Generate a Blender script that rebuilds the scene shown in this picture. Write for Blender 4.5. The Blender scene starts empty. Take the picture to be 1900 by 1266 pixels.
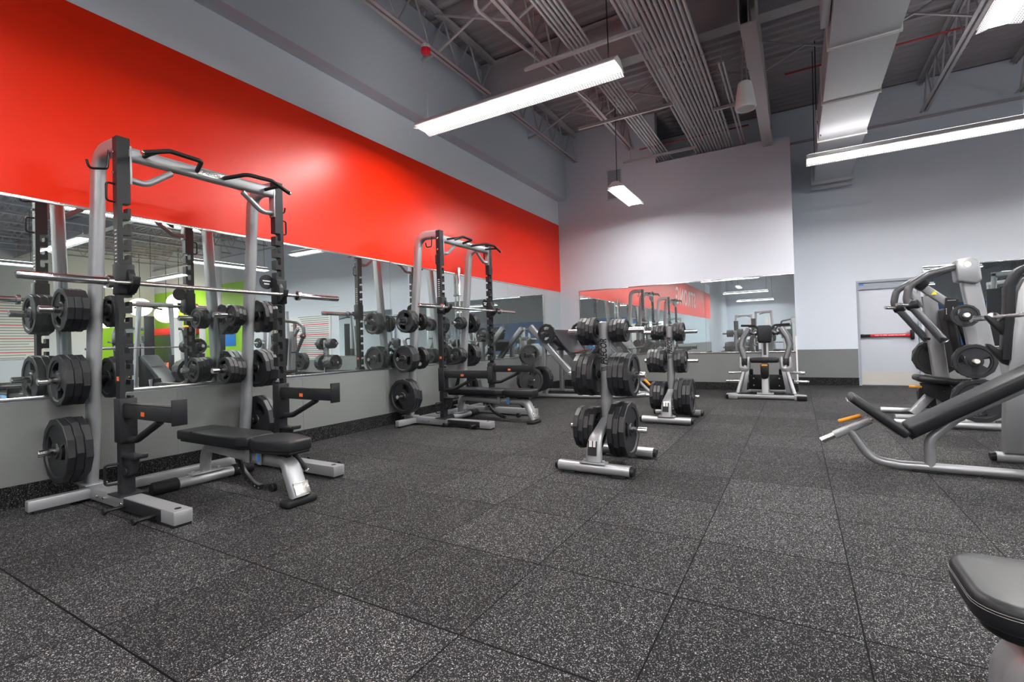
import bpy, bmesh, math, random
from mathutils import Vector, Matrix
random.seed(7)
PI = math.pi
SC = bpy.context.scene
COL = SC.collection
V = Vector

# ------------------------------------------------------------------ materials
def new_mat(name):
    m = bpy.data.materials.new(name); m.use_nodes = True
    nt = m.node_tree
    return m, nt, nt.nodes['Principled BSDF']

def mat(name, rgb, rough=.5, metal=0., bump=0., bscale=200., spec=.5, coat=0., var=0., vscale=3.):
    m, nt, b = new_mat(name)
    b.inputs['Base Color'].default_value = (*rgb, 1); b.inputs['Roughness'].default_value = rough
    b.inputs['Metallic'].default_value = metal; b.inputs['Specular IOR Level'].default_value = spec
    b.inputs['Coat Weight'].default_value = coat
    tc = nt.nodes.new('ShaderNodeTexCoord')
    if var:
        n = nt.nodes.new('ShaderNodeTexNoise'); n.inputs['Scale'].default_value = vscale; n.inputs['Detail'].default_value = 4
        nt.links.new(tc.outputs['Object'], n.inputs['Vector'])
        r = nt.nodes.new('ShaderNodeMapRange'); r.inputs['To Min'].default_value = 1 - var; r.inputs['To Max'].default_value = 1 + var
        nt.links.new(n.outputs['Fac'], r.inputs['Value'])
        mx = nt.nodes.new('ShaderNodeMix'); mx.data_type = 'RGBA'; mx.blend_type = 'MULTIPLY'; mx.inputs['Factor'].default_value = 1
        mx.inputs['A'].default_value = (*rgb, 1); nt.links.new(r.outputs['Result'], mx.inputs['B'])
        nt.links.new(mx.outputs['Result'], b.inputs['Base Color'])
    if bump:
        n = nt.nodes.new('ShaderNodeTexNoise'); n.inputs['Scale'].default_value = bscale
        nt.links.new(tc.outputs['Object'], n.inputs['Vector'])
        bp = nt.nodes.new('ShaderNodeBump'); bp.inputs['Strength'].default_value = bump; bp.inputs['Distance'].default_value = .002
        nt.links.new(n.outputs['Fac'], bp.inputs['Height']); nt.links.new(bp.outputs['Normal'], b.inputs['Normal'])
    return m

def emit_mat(name, rgb, s):
    m, nt, b = new_mat(name)
    b.inputs['Base Color'].default_value = (*rgb, 1)
    b.inputs['Emission Color'].default_value = (*rgb, 1); b.inputs['Emission Strength'].default_value = s
    return m

def mnode(nt, op, a, b=None, c=None):
    n = nt.nodes.new('ShaderNodeMath'); n.operation = op
    for i, v in enumerate((a, b, c)):
        if v is None: continue
        if isinstance(v, (int, float)): n.inputs[i].default_value = v
        else: nt.links.new(v, n.inputs[i])
    return n.outputs[0]

def rubber_floor(name, tiles=True, base=.015, fleck=.50):
    m, nt, b = new_mat(name)
    L = nt.links.new
    tc = nt.nodes.new('ShaderNodeTexCoord')
    P = tc.outputs['Object']
    # distort so flecks read as shreds of rubber
    nz = nt.nodes.new('ShaderNodeTexNoise'); nz.inputs['Scale'].default_value = 130; L(P, nz.inputs['Vector'])
    mixv = nt.nodes.new('ShaderNodeVectorMath'); mixv.operation = 'MULTIPLY_ADD'
    L(nz.outputs['Color'], mixv.inputs[0]); mixv.inputs[1].default_value = (.017, .017, .017); L(P, mixv.inputs[2])
    tot = None
    for sc, th, keep in ((135, .30, .62), (240, .33, .52)):
        vo = nt.nodes.new('ShaderNodeTexVoronoi'); vo.inputs['Scale'].default_value = sc; vo.inputs['Randomness'].default_value = 1
        L(mixv.outputs[0], vo.inputs['Vector'])
        sep = nt.nodes.new('ShaderNodeSeparateColor'); L(vo.outputs['Color'], sep.inputs[0])
        near = mnode(nt, 'LESS_THAN', vo.outputs['Distance'], th)
        k = mnode(nt, 'GREATER_THAN', sep.outputs[0], keep)
        f = mnode(nt, 'MULTIPLY', mnode(nt, 'MULTIPLY', near, k), mnode(nt, 'ADD', mnode(nt, 'MULTIPLY', sep.outputs[1], .75), .25))
        tot = f if tot is None else mnode(nt, 'MAXIMUM', tot, f)
    ramp = nt.nodes.new('ShaderNodeMix'); ramp.data_type = 'RGBA'
    ramp.inputs['A'].default_value = (base, base * 1.01, base * 1.10, 1); ramp.inputs['B'].default_value = (fleck, fleck * .99, fleck * .98, 1)
    L(tot, ramp.inputs['Factor'])
    out = ramp.outputs['Result']
    if tiles:
        s = nt.nodes.new('ShaderNodeSeparateXYZ'); L(P, s.inputs[0])
        def cell(ax, off, size):
            q = mnode(nt, 'DIVIDE', mnode(nt, 'SUBTRACT', s.outputs[ax], off), size)
            fr = mnode(nt, 'FRACT', q)
            d = mnode(nt, 'MULTIPLY', mnode(nt, 'MINIMUM', fr, mnode(nt, 'SUBTRACT', 1., fr)), size)
            return mnode(nt, 'FLOOR', q), d
        ix, dx = cell(0, .204, .613); iy, dy = cell(1, 1.97, .608)
        seam = mnode(nt, 'LESS_THAN', mnode(nt, 'MINIMUM', dx, mnode(nt, 'MULTIPLY', dy, .74)), .0028)
        cmb = nt.nodes.new('ShaderNodeCombineXYZ'); L(ix, cmb.inputs[0]); L(iy, cmb.inputs[1])
        wn = nt.nodes.new('ShaderNodeTexWhiteNoise'); L(cmb.outputs[0], wn.inputs['Vector'])
        mr = nt.nodes.new('ShaderNodeMapRange'); mr.inputs['To Min'].default_value = .76; mr.inputs['To Max'].default_value = 1.24
        L(wn.outputs['Value'], mr.inputs['Value'])
        mm = nt.nodes.new('ShaderNodeMix'); mm.data_type = 'RGBA'; mm.blend_type = 'MULTIPLY'; mm.inputs['Factor'].default_value = 1
        L(out, mm.inputs['A']); L(mr.outputs['Result'], mm.inputs['B'])
        sm = nt.nodes.new('ShaderNodeMix'); sm.data_type = 'RGBA'
        L(seam, sm.inputs['Factor']); L(mm.outputs['Result'], sm.inputs['A']); sm.inputs['B'].default_value = (.0015, .0015, .0015, 1)
        out = sm.outputs['Result']
    L(out, b.inputs['Base Color'])
    b.inputs['Roughness'].default_value = .62; b.inputs['Specular IOR Level'].default_value = .05
    bp = nt.nodes.new('ShaderNodeBump'); bp.inputs['Strength'].default_value = .35; bp.inputs['Distance'].default_value = .002
    n2 = nt.nodes.new('ShaderNodeTexNoise'); n2.inputs['Scale'].default_value = 260; L(P, n2.inputs['Vector'])
    L(n2.outputs['Fac'], bp.inputs['Height']); L(bp.outputs['Normal'], b.inputs['Normal'])
    return m

def mirror_mat(name, tint, haze):
    m, nt, b = new_mat(name)
    g = nt.nodes.new('ShaderNodeBsdfGlossy'); g.inputs['Color'].default_value = (*tint, 1); g.inputs['Roughness'].default_value = 0
    d = nt.nodes.new('ShaderNodeBsdfDiffuse'); d.inputs['Color'].default_value = (.8, .84, .84, 1)
    mx = nt.nodes.new('ShaderNodeMixShader'); mx.inputs[0].default_value = haze
    nt.links.new(g.outputs[0], mx.inputs[1]); nt.links.new(d.outputs[0], mx.inputs[2])
    nt.links.new(mx.outputs[0], nt.nodes['Material Output'].inputs['Surface'])
    return m

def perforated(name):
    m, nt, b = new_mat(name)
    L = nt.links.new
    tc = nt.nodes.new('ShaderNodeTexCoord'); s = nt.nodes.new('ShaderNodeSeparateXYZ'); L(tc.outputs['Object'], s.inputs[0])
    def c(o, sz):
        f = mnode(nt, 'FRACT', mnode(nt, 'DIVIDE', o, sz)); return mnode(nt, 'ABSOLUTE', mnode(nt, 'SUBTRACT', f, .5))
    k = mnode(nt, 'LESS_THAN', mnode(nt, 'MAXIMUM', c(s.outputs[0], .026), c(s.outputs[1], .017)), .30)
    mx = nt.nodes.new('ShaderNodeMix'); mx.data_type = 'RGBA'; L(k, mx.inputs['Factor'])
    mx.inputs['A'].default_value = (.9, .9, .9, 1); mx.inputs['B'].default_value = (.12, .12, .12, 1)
    L(mx.outputs['Result'], b.inputs['Base Color']); L(mx.outputs['Result'], b.inputs['Emission Color']); b.inputs['Emission Strength'].default_value = .42  # reflector metal glows faintly by itself, standing in for light caught from the lens
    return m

M = dict(
    silver=mat('silver_paint', (.36, .372, .39), .34, .5, .03, 900),
    silver_dark=mat('grey_metallic_paint', (.115, .12, .13), .34, .5),
    charcoal=mat('charcoal_powder_coat', (.017, .018, .021), .40, .1, .04, 700, .3),
    black=mat('black_plastic', (.009, .009, .010), .38, spec=.3),
    blackgrip=mat('black_rubber_grip', (.013, .013, .014), .55, spec=.25),
    chrome=mat('chrome', (.86, .86, .86), .13, 1.),
    steel=mat('brushed_steel', (.62, .61, .59), .27, 1., .05, 300),
    kick=mat('kick_plate_steel', (.66, .64, .60), .35, .35, .05, 300),
    pegend=mat('bright_peg_metal', (.80, .80, .78), .45, .35),
    rubber=mat('plate_rubber', (.011, .012, .015), .47, 0, .05, 500, .55),
    vinyl=mat('black_vinyl', (.011, .012, .015), .42, 0, .05, 900, .38),
    vinylside=mat('black_vinyl_side', (.016, .016, .019), .32, 0, .08, 900, .5),
    orange=mat('orange_plastic', (.95, .36, .01), .35),
    red_sticker=mat('orange_sticker', (.85, .16, .03), .5),
    white=mat('white_plastic', (.82, .82, .81), .4),
    whitemetal=mat('white_enamel', (.78, .78, .78), .4),
    blue_sticker=mat('blue_sticker', (.02, .25, .75), .4),
    yellow=mat('yellow_sticker', (.9, .75, .02), .4),
    wall=mat('pale_blue_grey_paint', (.55, .60, .68), .55, 0, .02, 120, .3),
    walld=mat('door_wall_painted_light', (.70, .745, .82), .55, 0, .02, 120, .3),  # wall colour lightened in place of brighter light on the door wall
    wallb=mat('pale_lilac_grey_paint', (.60, .62, .69), .55, 0, .02, 120, .3),
    wallup=mat('upper_wall_painted_light', (.78, .84, .92), .55, 0, .02, 120, .3),  # same wall made paler, standing in for light that misses the upper band
    soffit=mat('grey_soffit_paint', (.54, .59, .66), .6, 0, .02, 120, .3),
    red=mat('red_wall_paint', (.84, .022, .002), .34, 0, .02, 60, .32),
    green=mat('lime_wall_paint', (.30, .62, .02), .5),
    blue=mat('blue_wall_paint', (.01, .22, .72), .5),
    frp=mat('grey_wall_panel', (.185, .195, .195), .5, 0, .05, 400, .4, var=.06, vscale=2.2),
    deck=mat('grey_deck_paint', (.31, .285, .305), .6, 0, .04, 30, .3, var=.10, vscale=.7),
    joist=mat('grey_joist_paint', (.40, .38, .40), .5),
    conduit=mat('conduit_grey', (.40, .39, .40), .42, .2),
    duct=mat('duct_grey_paint', (.46, .465, .49), .45, .15, .02, 20),
    door=mat('pale_door_paint', (.58, .61, .68), .45),
    frame=mat('door_frame_paint', (.34, .37, .43), .45),
    aluminium=mat('aluminium_channel', (.80, .80, .80), .22, 1.),
    redpaint=mat('red_plastic', (.75, .01, .03), .4),
    redpipe=mat('red_pipe_paint', (.35, .03, .02), .5),
    vent=mat('vent_grey', (.22, .23, .24), .5),
    floor=rubber_floor('flecked_rubber_floor'),
    base=rubber_floor('flecked_rubber_base', False, .010, .22),
    mirror=mirror_mat('mirror_glass', (.88, .97, .955), .02),
    mirrorb=mirror_mat('back_mirror_glass', (.88, .95, .945), .07),
    lens=emit_mat('lit_lens', (1., .975, .945), 110.),
    upfill=emit_mat('added_ceiling_fill', (1., .97, .94), 14.),  # added glow that brightens ceiling and upper walls
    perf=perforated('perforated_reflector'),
    globe=emit_mat('lit_globe', (1., .88, .66), 4.),
    window=emit_mat('bright_window', (.9, .97, 1.), 1.6),
    paper=mat('white_board', (.80, .80, .78), .5),
    greyline=mat('grey_print', (.30, .30, .30), .6),
    orangeball=mat('orange_vinyl', (.85, .13, .02), .4),
    darkcab=mat('dark_cabinet', (.02, .025, .026), .3),
    bluemat=mat('blue_floor_mat', (.04, .20, .42), .5),
)

# ------------------------------------------------------------------ object helpers
def props(o, label=None, cat=None, group=None, kind=None):
    if label: o['label'] = label
    if cat: o['category'] = cat
    if group: o['group'] = group
    if kind: o['kind'] = kind
    return o

def thing(name, label, cat, loc=(0, 0, 0), rotz=0., group=None):
    o = bpy.data.objects.new(name, None); COL.objects.link(o)
    o.empty_display_size = .1
    o.location = loc; o.rotation_euler = (0, 0, rotz)
    return props(o, label, cat, group)

def build(name, bm, m, parent=None, world=False, loc=None, angle=34, smooth=True):
    if world and parent is not None:
        bmesh.ops.translate(bm, verts=bm.verts, vec=-parent.location)
    if loc is not None:
        bmesh.ops.translate(bm, verts=bm.verts, vec=-V(loc))
    bmesh.ops.recalc_face_normals(bm, faces=bm.faces)
    me = bpy.data.meshes.new(name); bm.to_mesh(me); bm.free()
    me.materials.append(m)
    if smooth:
        me.polygons.foreach_set('use_smooth', [True] * len(me.polygons))
        me.set_sharp_from_angle(angle=math.radians(angle))
    o = bpy.data.objects.new(name, me); COL.objects.link(o)
    if parent is not None: o.parent = parent
    if loc is not None: o.location = loc
    return o

def dup(root, loc, rotz=None, label=None, group=None):
    r = root.copy(); COL.objects.link(r); r.location = loc
    if rotz is not None: r.rotation_euler = (0, 0, rotz)
    if label: r['label'] = label
    if group: r['group'] = group
    for ch in list(root.children):
        c = ch.copy(); COL.objects.link(c); c.parent = r
        for g in list(ch.children):
            d = g.copy(); COL.objects.link(d); d.parent = c
    return r

def struct(name, bm, m, smooth=False):
    o = build(name, bm, m, smooth=smooth); o['kind'] = 'structure'; return o

# ------------------------------------------------------------------ shape helpers
NB = bmesh.new
def box(bm, lo, hi, bevel=0., seg=2, rot=None, piv=None):
    lo, hi = V(lo), V(hi)
    c = (lo + hi) / 2; s = hi - lo
    r = bmesh.ops.create_cube(bm, size=1, matrix=Matrix.Translation(c) @ Matrix.Diagonal((abs(s.x), abs(s.y), abs(s.z), 1)))
    vs = r['verts']
    if bevel:
        es = list({e for v in vs for e in v.link_edges})
        g = bmesh.ops.bevel(bm, geom=es, offset=min(bevel, .49 * min(abs(s.x), abs(s.y), abs(s.z))), segments=seg, affect='EDGES', profile=.5)
        vs = list({v for f in g['faces'] for v in f.verts})
    if rot is not None:
        p = V(piv) if piv is not None else c
        bmesh.ops.transform(bm, verts=vs, matrix=Matrix.Translation(p) @ rot @ Matrix.Translation(-p))
    return bm

def B(lo, hi, bevel=0., seg=2): return box(NB(), lo, hi, bevel, seg)

def circ(r, n=16): return [(r * math.cos(2 * PI * i / n), r * math.sin(2 * PI * i / n)) for i in range(n)]
def rrect(w, h, r, n=4):
    r = min(r, w / 2 - 1e-4, h / 2 - 1e-4); out = []
    for cx, cy, a0 in ((w / 2 - r, h / 2 - r, 0), (-w / 2 + r, h / 2 - r, PI / 2), (-w / 2 + r, -h / 2 + r, PI), (w / 2 - r, -h / 2 + r, 1.5 * PI)):
        for i in range(n + 1):
            a = a0 + PI / 2 * i / n; out.append((cx + r * math.cos(a), cy + r * math.sin(a)))
    return out

def fillet(pts, r, n=6):
    pts = [V(p) for p in pts]; out = [pts[0]]
    for i in range(1, len(pts) - 1):
        a, b, c = pts[i - 1], pts[i], pts[i + 1]
        u, w = (a - b), (c - b); lu, lw = u.length, w.length; u.normalize(); w.normalize()
        ang = u.angle(w)
        if ang > PI - .02: out.append(b); continue
        d = min(r / math.tan(ang / 2), lu * .49, lw * .49)
        p0, p1 = b + u * d, b + w * d
        for k in range(n + 1):
            t = k / n; out.append(p0 * (1 - t) ** 2 + b * 2 * t * (1 - t) + p1 * t * t)
    out.append(pts[-1]); return out

def sweep(bm, pts, sec, hint=None, scales=None, cap=True):
    """sweep a 2-D section (u along the hint direction, v across) along a path"""
    pts = [V(p) for p in pts]; n = len(pts); rings = []; prev = None
    for i, p in enumerate(pts):
        t = (pts[min(i + 1, n - 1)] - pts[max(i - 1, 0)]).normalized()
        if hint is not None: u = V(hint)
        elif prev is not None: u = prev
        else: u = V((0, 0, 1)) if abs(t.z) < .9 else V((1, 0, 0))
        u = u - t * u.dot(t)
        if u.length < 1e-6: u = t.orthogonal()
        u.normalize(); prev = u; w = t.cross(u)
        k = 1.
        if 0 < i < n - 1:
            a = (pts[i] - pts[i - 1]).normalized(); b = (pts[i + 1] - pts[i]).normalized()
            k = 1 / max(.5, math.cos(a.angle(b) / 2)) if a.length and b.length else 1.
        s = scales[i] if scales else 1.
        rings.append([bm.verts.new(p + u * (x * s) + w * (y * s)) for x, y in sec])
    m = len(sec)
    for a, b in zip(rings, rings[1:]):
        for j in range(m): bm.faces.new((a[j], a[(j + 1) % m], b[(j + 1) % m], b[j]))
    if cap:
        bm.faces.new(rings[0][::-1]); bm.faces.new(rings[-1])
    return bm

def tube(bm, pts, r, n=12, fil=0., scales=None):
    return sweep(bm, fillet(pts, fil) if fil else pts, circ(r, n), scales=scales)

def lathe(bm, prof, o, d, n=24, phase=0.):
    o, d = V(o), V(d).normalized(); u = d.orthogonal().normalized()
    if abs(d.z) < .99: u = V((0, 0, 1)).cross(d).normalized()
    w = d.cross(u); rings = []
    for r, t in prof:
        if r < 1e-6: rings.append([bm.verts.new(o + d * t)])
        else: rings.append([bm.verts.new(o + d * t + (u * math.cos(phase + 2 * PI * i / n) + w * math.sin(phase + 2 * PI * i / n)) * r) for i in range(n)])
    for a, b in zip(rings, rings[1:]):
        for i in range(n):
            j = (i + 1) % n
            if len(a) == 1 and len(b) == 1: continue
            if len(a) == 1: bm.faces.new((a[0], b[i], b[j]))
            elif len(b) == 1: bm.faces.new((a[i], a[j], b[0]))
            else: bm.faces.new((a[i], a[j], b[j], b[i]))
    return bm

def rod(bm, a, b, r, n=14, bev=.15):
    a, b = V(a), V(b); L = (b - a).length; e = r * bev
    return lathe(bm, [(0, 0), (r - e, 0), (r, e), (r, L - e), (r - e, L), (0, L)], a, b - a, n)

def prism(bm, poly, o, u, v, depth, bevel=0., seg=2):
    """polygon in the (u,v) plane pushed both ways along u x v"""
    o, u, v = V(o), V(u), V(v); w = u.cross(v).normalized()
    A = [bm.verts.new(o + u * x + v * y - w * depth / 2) for x, y in poly]
    Bv = [bm.verts.new(o + u * x + v * y + w * depth / 2) for x, y in poly]
    n = len(poly); fs = [bm.faces.new(A[::-1]), bm.faces.new(Bv)]
    for i in range(n): fs.append(bm.faces.new((A[i], A[(i + 1) % n], Bv[(i + 1) % n], Bv[i])))
    if bevel:
        bmesh.ops.recalc_face_normals(bm, faces=fs)
        es = list({e for f in fs for e in f.edges if len(e.link_faces) == 2 and e.calc_face_angle(0) > .35})
        bmesh.ops.bevel(bm, geom=es, offset=bevel, segments=seg, affect='EDGES', profile=.5)
    return bm

def text_mesh(s, size, m, parent, mtx, bold=.012, shear=0., depth=.001, name='lettering', spacing=1.):
    cu = bpy.data.curves.new('lettering_curve', 'FONT'); cu.body = s; cu.size = size; cu.extrude = depth
    cu.align_x = 'CENTER'; cu.align_y = 'CENTER'; cu.offset = bold * size; cu.shear = shear; cu.space_character = spacing
    t = bpy.data.objects.new('lettering_curve', cu); COL.objects.link(t)
    dg = bpy.context.evaluated_depsgraph_get(); dg.update()
    me = bpy.data.meshes.new_from_object(t.evaluated_get(dg))
    bpy.data.objects.remove(t); bpy.data.curves.remove(cu)
    me.transform(mtx); me.materials.clear(); me.materials.append(m); me.name = name
    o = bpy.data.objects.new(name, me); COL.objects.link(o)
    if parent is not None: o.parent = parent
    return o

def basis(o, x, y):
    x, y = V(x).normalized(), V(y).normalized(); z = x.cross(y)
    return Matrix(((x.x, y.x, z.x, o[0]), (x.y, y.y, z.y, o[1]), (x.z, y.z, z.z, o[2]), (0, 0, 0, 1)))

# ------------------------------------------------------------------ camera (fitted to the vanishing points of the photograph)
YAW, PITCH, ROLL, FPX, SHX, SHY = math.radians(-30.2954), math.radians(.8186), math.radians(-1.6011), 899.213, 3.329, -10.490
fw = V((math.sin(YAW) * math.cos(PITCH), math.cos(YAW) * math.cos(PITCH), math.sin(PITCH)))
rt = V((math.cos(YAW), -math.sin(YAW), 0)); up = rt.cross(fw)
r2 = rt * math.cos(ROLL) + up * math.sin(ROLL); u2 = -rt * math.sin(ROLL) + up * math.cos(ROLL)
cd = bpy.data.cameras.new('camera'); cam = bpy.data.objects.new('camera', cd); COL.objects.link(cam)
cam.matrix_world = Matrix(((r2.x, u2.x, -fw.x, .0397), (r2.y, u2.y, -fw.y, -.0161), (r2.z, u2.z, -fw.z, 1.0275), (0, 0, 0, 1)))
cd.sensor_width = 36; cd.lens = 36 * FPX / 1900
cd.shift_x = -SHX / 1900; cd.shift_y = SHY / 1900
cd.clip_start = .05; cd.clip_end = 200
SC.camera = cam

# ------------------------------------------------------------------ the room
XL, YB, YD, XR, YR, ZC = -4.572, 10.04, 11.5, 17.7, -20.5, 5.66
YRED = -12.14
struct('floor', B((XL, YR, -.1), (XR, YD, 0)), M['floor'])
def quadbox(name, lo, hi, m): return struct(name, B(lo, hi), m)
# left wall in bands: red paint, and a top colour lightened for light
quadbox('wall_left', (XL - .15, YR, 0), (XL, YD, 2.135), M['wall'])
quadbox('wall_left_red', (XL - .15, YRED, 2.135), (XL, YB, 3.662), M['red'])
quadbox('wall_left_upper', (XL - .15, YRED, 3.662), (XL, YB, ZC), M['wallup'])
quadbox('wall_left_rear', (XL - .15, YR, 2.135), (XL, YRED, ZC), M['wall'])
quadbox('trim_1', (XL, YRED, 4.196), (-4.367, YB, ZC), M['soffit'])
# back wall with the opening above it on the right
quadbox('wall_back', (XL, YB, 0), (.035, YB + .18, 4.62), M['wallb'])
quadbox('wall_back_upper', (XL, YB, 4.62), (-2.35, YB + .18, ZC), M['wallb'])
quadbox('wall_corner', (-.1, YB + .18, 0), (.035, YD, 4.62), M['wallb'])
# door wall (with the door opening)
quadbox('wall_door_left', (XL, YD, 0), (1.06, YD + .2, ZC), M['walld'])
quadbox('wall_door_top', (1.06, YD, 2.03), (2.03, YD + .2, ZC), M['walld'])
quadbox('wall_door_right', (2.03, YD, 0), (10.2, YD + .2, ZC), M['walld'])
quadbox('wall_door_green', (10.2, YD, 0), (XR, YD + .2, 3.85), M['green'])
quadbox('wall_door_green_top', (10.2, YD, 3.85), (XR, YD + .2, ZC), M['wallb'])
quadbox('wall_right', (XR, YR, 0), (XR + .15, YD, ZC), M['wallb'])
quadbox('wall_right_green', (XR - .02, 9.2, 0), (XR, YD, 2.2), M['green'])
quadbox('wall_rear', (XL, YR - .15, 0), (XR, YR, ZC), M['wall'])
quadbox('wall_rear_blue', (2.2, YR, 0), (XR, YR + .02, 2.9), M['blue'])
quadbox('trim_8', (.035, YD - .07, 4.93), (XR, YD, 4.965), M['joist'])
# grey lower panels and flecked rubber bases
PZ = .713
for n, lo, hi in (('trim_2', (XL, YRED, .15), (XL + .006, YB, PZ)), ('trim_3', (XL + .006, YB - .006, .15), (.035, YB, PZ)),
                  ('trim_4', (.035, YD - .006, .15), (1.055, YD, PZ)), ('trim_5', (2.035, YD - .006, .15), (10.2, YD, PZ))):
    quadbox(n, lo, hi, M['frp'])
for n, lo, hi in (('baseboard_left', (XL, YRED, 0), (XL + .014, YB, .15)), ('baseboard_back', (XL + .014, YB - .014, 0), (.035, YB, .15)),
                  ('baseboard_door', (.035, YD - .014, 0), (1.055, YD, .15)), ('baseboard_right', (2.035, YD - .014, 0), (XR, YD, .15))):
    quadbox(n, lo, hi, M['base'])
quadbox('trim_6', (.012, YB - .016, .15), (.037, YB - .0061, 1.0), M['whitemetal'])
# panel joints on the left wall
bm = NB()
for y in (.9, 2.12, 3.34, 4.56, 5.78, 7.0, 8.22, 9.44): box(bm, (XL + .006, y - .004, .15), (XL + .0085, y + .004, PZ))
struct('trim_7', bm, M['frp'])

# ceiling deck: corrugated sheet with ribs along X
bm = NB(); prev = None; y = YR; per = .2
prof = ((0, 0), (.06, 0), (.09, -.05), (.16, -.05), (.2, 0))
ys = []
while y < YD + .2:
    for dy, dz in prof[:-1]: ys.append((y + dy, ZC + .05 + dz))
    y += per
for yy, zz in ys:
    a, b = bm.verts.new((XL - .2, yy, zz)), bm.verts.new((XR + .2, yy, zz))
    if prev: bm.faces.new((prev[0], prev[1], b, a))
    prev = (a, b)
struct('ceiling', bm, M['deck'])

# open-web joists
def joist_bm(L, zb=5.0, zt=ZC - .06, step=.62):
    bm = NB()
    for s in (-1, 1):
        box(bm, (s * .012, .12 if L > 6 else .05, zb), (s * .060, L - .12, zb + .007)); box(bm, (s * .012, .12, zb), (s * .017, L - .12, zb + .045))
        box(bm, (s * .012, 0, zt - .007), (s * .070, L, zt)); box(bm, (s * .012, 0, zt - .06), (s * .018, L, zt))
    y = .15; k = 0
    while y + step / 2 < L:
        a = (0, y, zb + .02 if k % 2 == 0 else zt - .02); b = (0, y + step / 2, zt - .02 if k % 2 == 0 else zb + .02)
        sweep(bm, [a, b], circ(.013, 6)); y += step / 2; k += 1
    return bm
jm = {}
YG = (6.72, -1.4, -9.5)
for (y0, y1) in ((YG[0] + .1, YD - .02), (YG[1] + .1, YG[0] - .1), (YG[2] + .1, YG[1] - .1), (YR + .02, YG[2] - .1)):
    L = y1 - y0; o = None
    for i in range(17):
        x = -4.1 + 1.25 * i
        if o is None:
            o = build('ceiling_joist', joist_bm(L), M['joist']); o['kind'] = 'structure'; p = o
        else:
            p = o.copy(); COL.objects.link(p)
        p.location = (x, y0, 0)
# girders along X
for yg in YG:
    bm = NB()
    box(bm, (XL, yg - .1, 4.95), (XR, yg + .1, 4.97)); box(bm, (XL, yg - .1, 5.58), (XR, yg + .1, 5.6)); box(bm, (XL, yg - .007, 4.97), (XR, yg + .007, 5.58))
    struct('ceiling_beam', bm, M['joist'])
# dropped beam beside the conduits
bm = NB()
box(bm, (-.40, 5.95, 4.50), (-.235, YB - .002, 4.515)); box(bm, (-.40, 5.95, 4.80), (-.235, YB - .002, 4.815)); box(bm, (-.325, 5.95, 4.515), (-.31, YB - .002, 4.80))
struct('ceiling_beam', bm, M['joist'])
bm = NB(); box(bm, (-.41, 5.8, 4.5), (-.40, 7.0, 5.6)); box(bm, (-.24, 5.8, 4.5), (-.23, 6.2, 5.6))
struct('ceiling_hanger', bm, M['joist'])
# diagonal cross bridging between joists
bm = NB()
for y in (2.9, 5.2, 8.3):
    for i in range(5):
        x = -4.1 + 1.25 * i
        sweep(bm, [(x, y, 5.02), (x + 1.25, y, 5.55)], circ(.018, 6)); sweep(bm, [(x, y, 5.55), (x + 1.25, y, 5.02)], circ(.018, 6))
    sweep(bm, [(XL + .2, y, 5.0), (-4.1, y, 5.03)], circ(.025, 6))
struct('ceiling_bracing', bm, M['joist'])

# conduits: each a pipe of its own, carried by strut channels
def conduit(x0, x1, y0, y1, z, r, label, group):
    bm = tube(NB(), [(x0, y0, z), (x1, y1, z)], r, 8)
    for yy in (4.2, 6.6, 8.8):
        if y0 < yy < y1:
            xx = x0 + (x1 - x0) * (yy - y0) / (y1 - y0)
            rod(bm, (xx, yy - .03, z), (xx, yy + .03, z), r * 1.3, 8)
    o = build('conduit', bm, M['conduit'], loc=(x0, y0, z)); props(o, label, 'conduit', group)
for i in range(6):
    conduit(-2.29 + .052 * i, -2.29 + .052 * i, -8., 10.2, 4.66, .015, 'thin grey conduit in the narrow ceiling bundle near the red wall', 'narrow ceiling conduit bundle')
for i in range(13):
    conduit(-1.56 + .055 * i, -1.56 + .055 * i, -8., 10.2, 4.66, .019, 'grey conduit in the wide ceiling bundle beside the beam', 'wide ceiling conduit bundle')
for i in range(2):
    conduit(-.745 + .05 * i, -.745 + .05 * i, 6.9, 10.2, 4.66, .015, 'short grey conduit running alone between beam and wide conduit bundle', 'pair of single conduits')
for (x0, x1, y, lab) in ((-2.95, -1.4, 5.58, 'long pale strut channel carrying conduits above the nearest ceiling light'), (-3.05, -1.5, 7.64, 'pale strut channel carrying conduits behind the nearest ceiling light'),
                         (-2.9, -1.5, 9.62, 'pale strut channel carrying conduits against the back wall'), (-1.0, -.42, 8.2, 'short strut channel beside the hanging speaker')):
    bm = NB(); box(bm, (x0, y - .02, 4.595), (x1, y + .02, 4.60)); box(bm, (x0, y - .02, 4.60), (x1, y - .016, 4.637)); box(bm, (x0, y + .016, 4.60), (x1, y + .02, 4.637))
    for xx in (x0 + .15, x1 - .15): rod(bm, (xx, y, 4.6), (xx, y, ZC), .005, 6)
    props(build('strut_channel', bm, M['conduit'], loc=(x0, y, 4.6)), lab, 'pipe support')
bm = tube(NB(), fillet([(-2.05, 3.2, 4.9), (-3.05, 4.6, 4.9), (-2.75, 7.4, 4.9)], .25), .022, 8)
props(build('conduit', bm, M['conduit']), 'single pale conduit with a bend below the joists', 'conduit')
for i, (yy, zz, x0, x1, lab) in enumerate(((9.0, 5.25, .0, 9., 'thin red sprinkler pipe crossing above the air duct'), (9.75, 4.86, -2.6, -.6, 'short red pipe crossing at the top of the back wall'))):
    props(build('ceiling_sprinkler_pipe', tube(NB(), [(x0, yy, zz), (x1, yy, zz)], .014, 8), M['redpipe'], loc=(x0, yy, zz)), lab, 'pipe')

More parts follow.
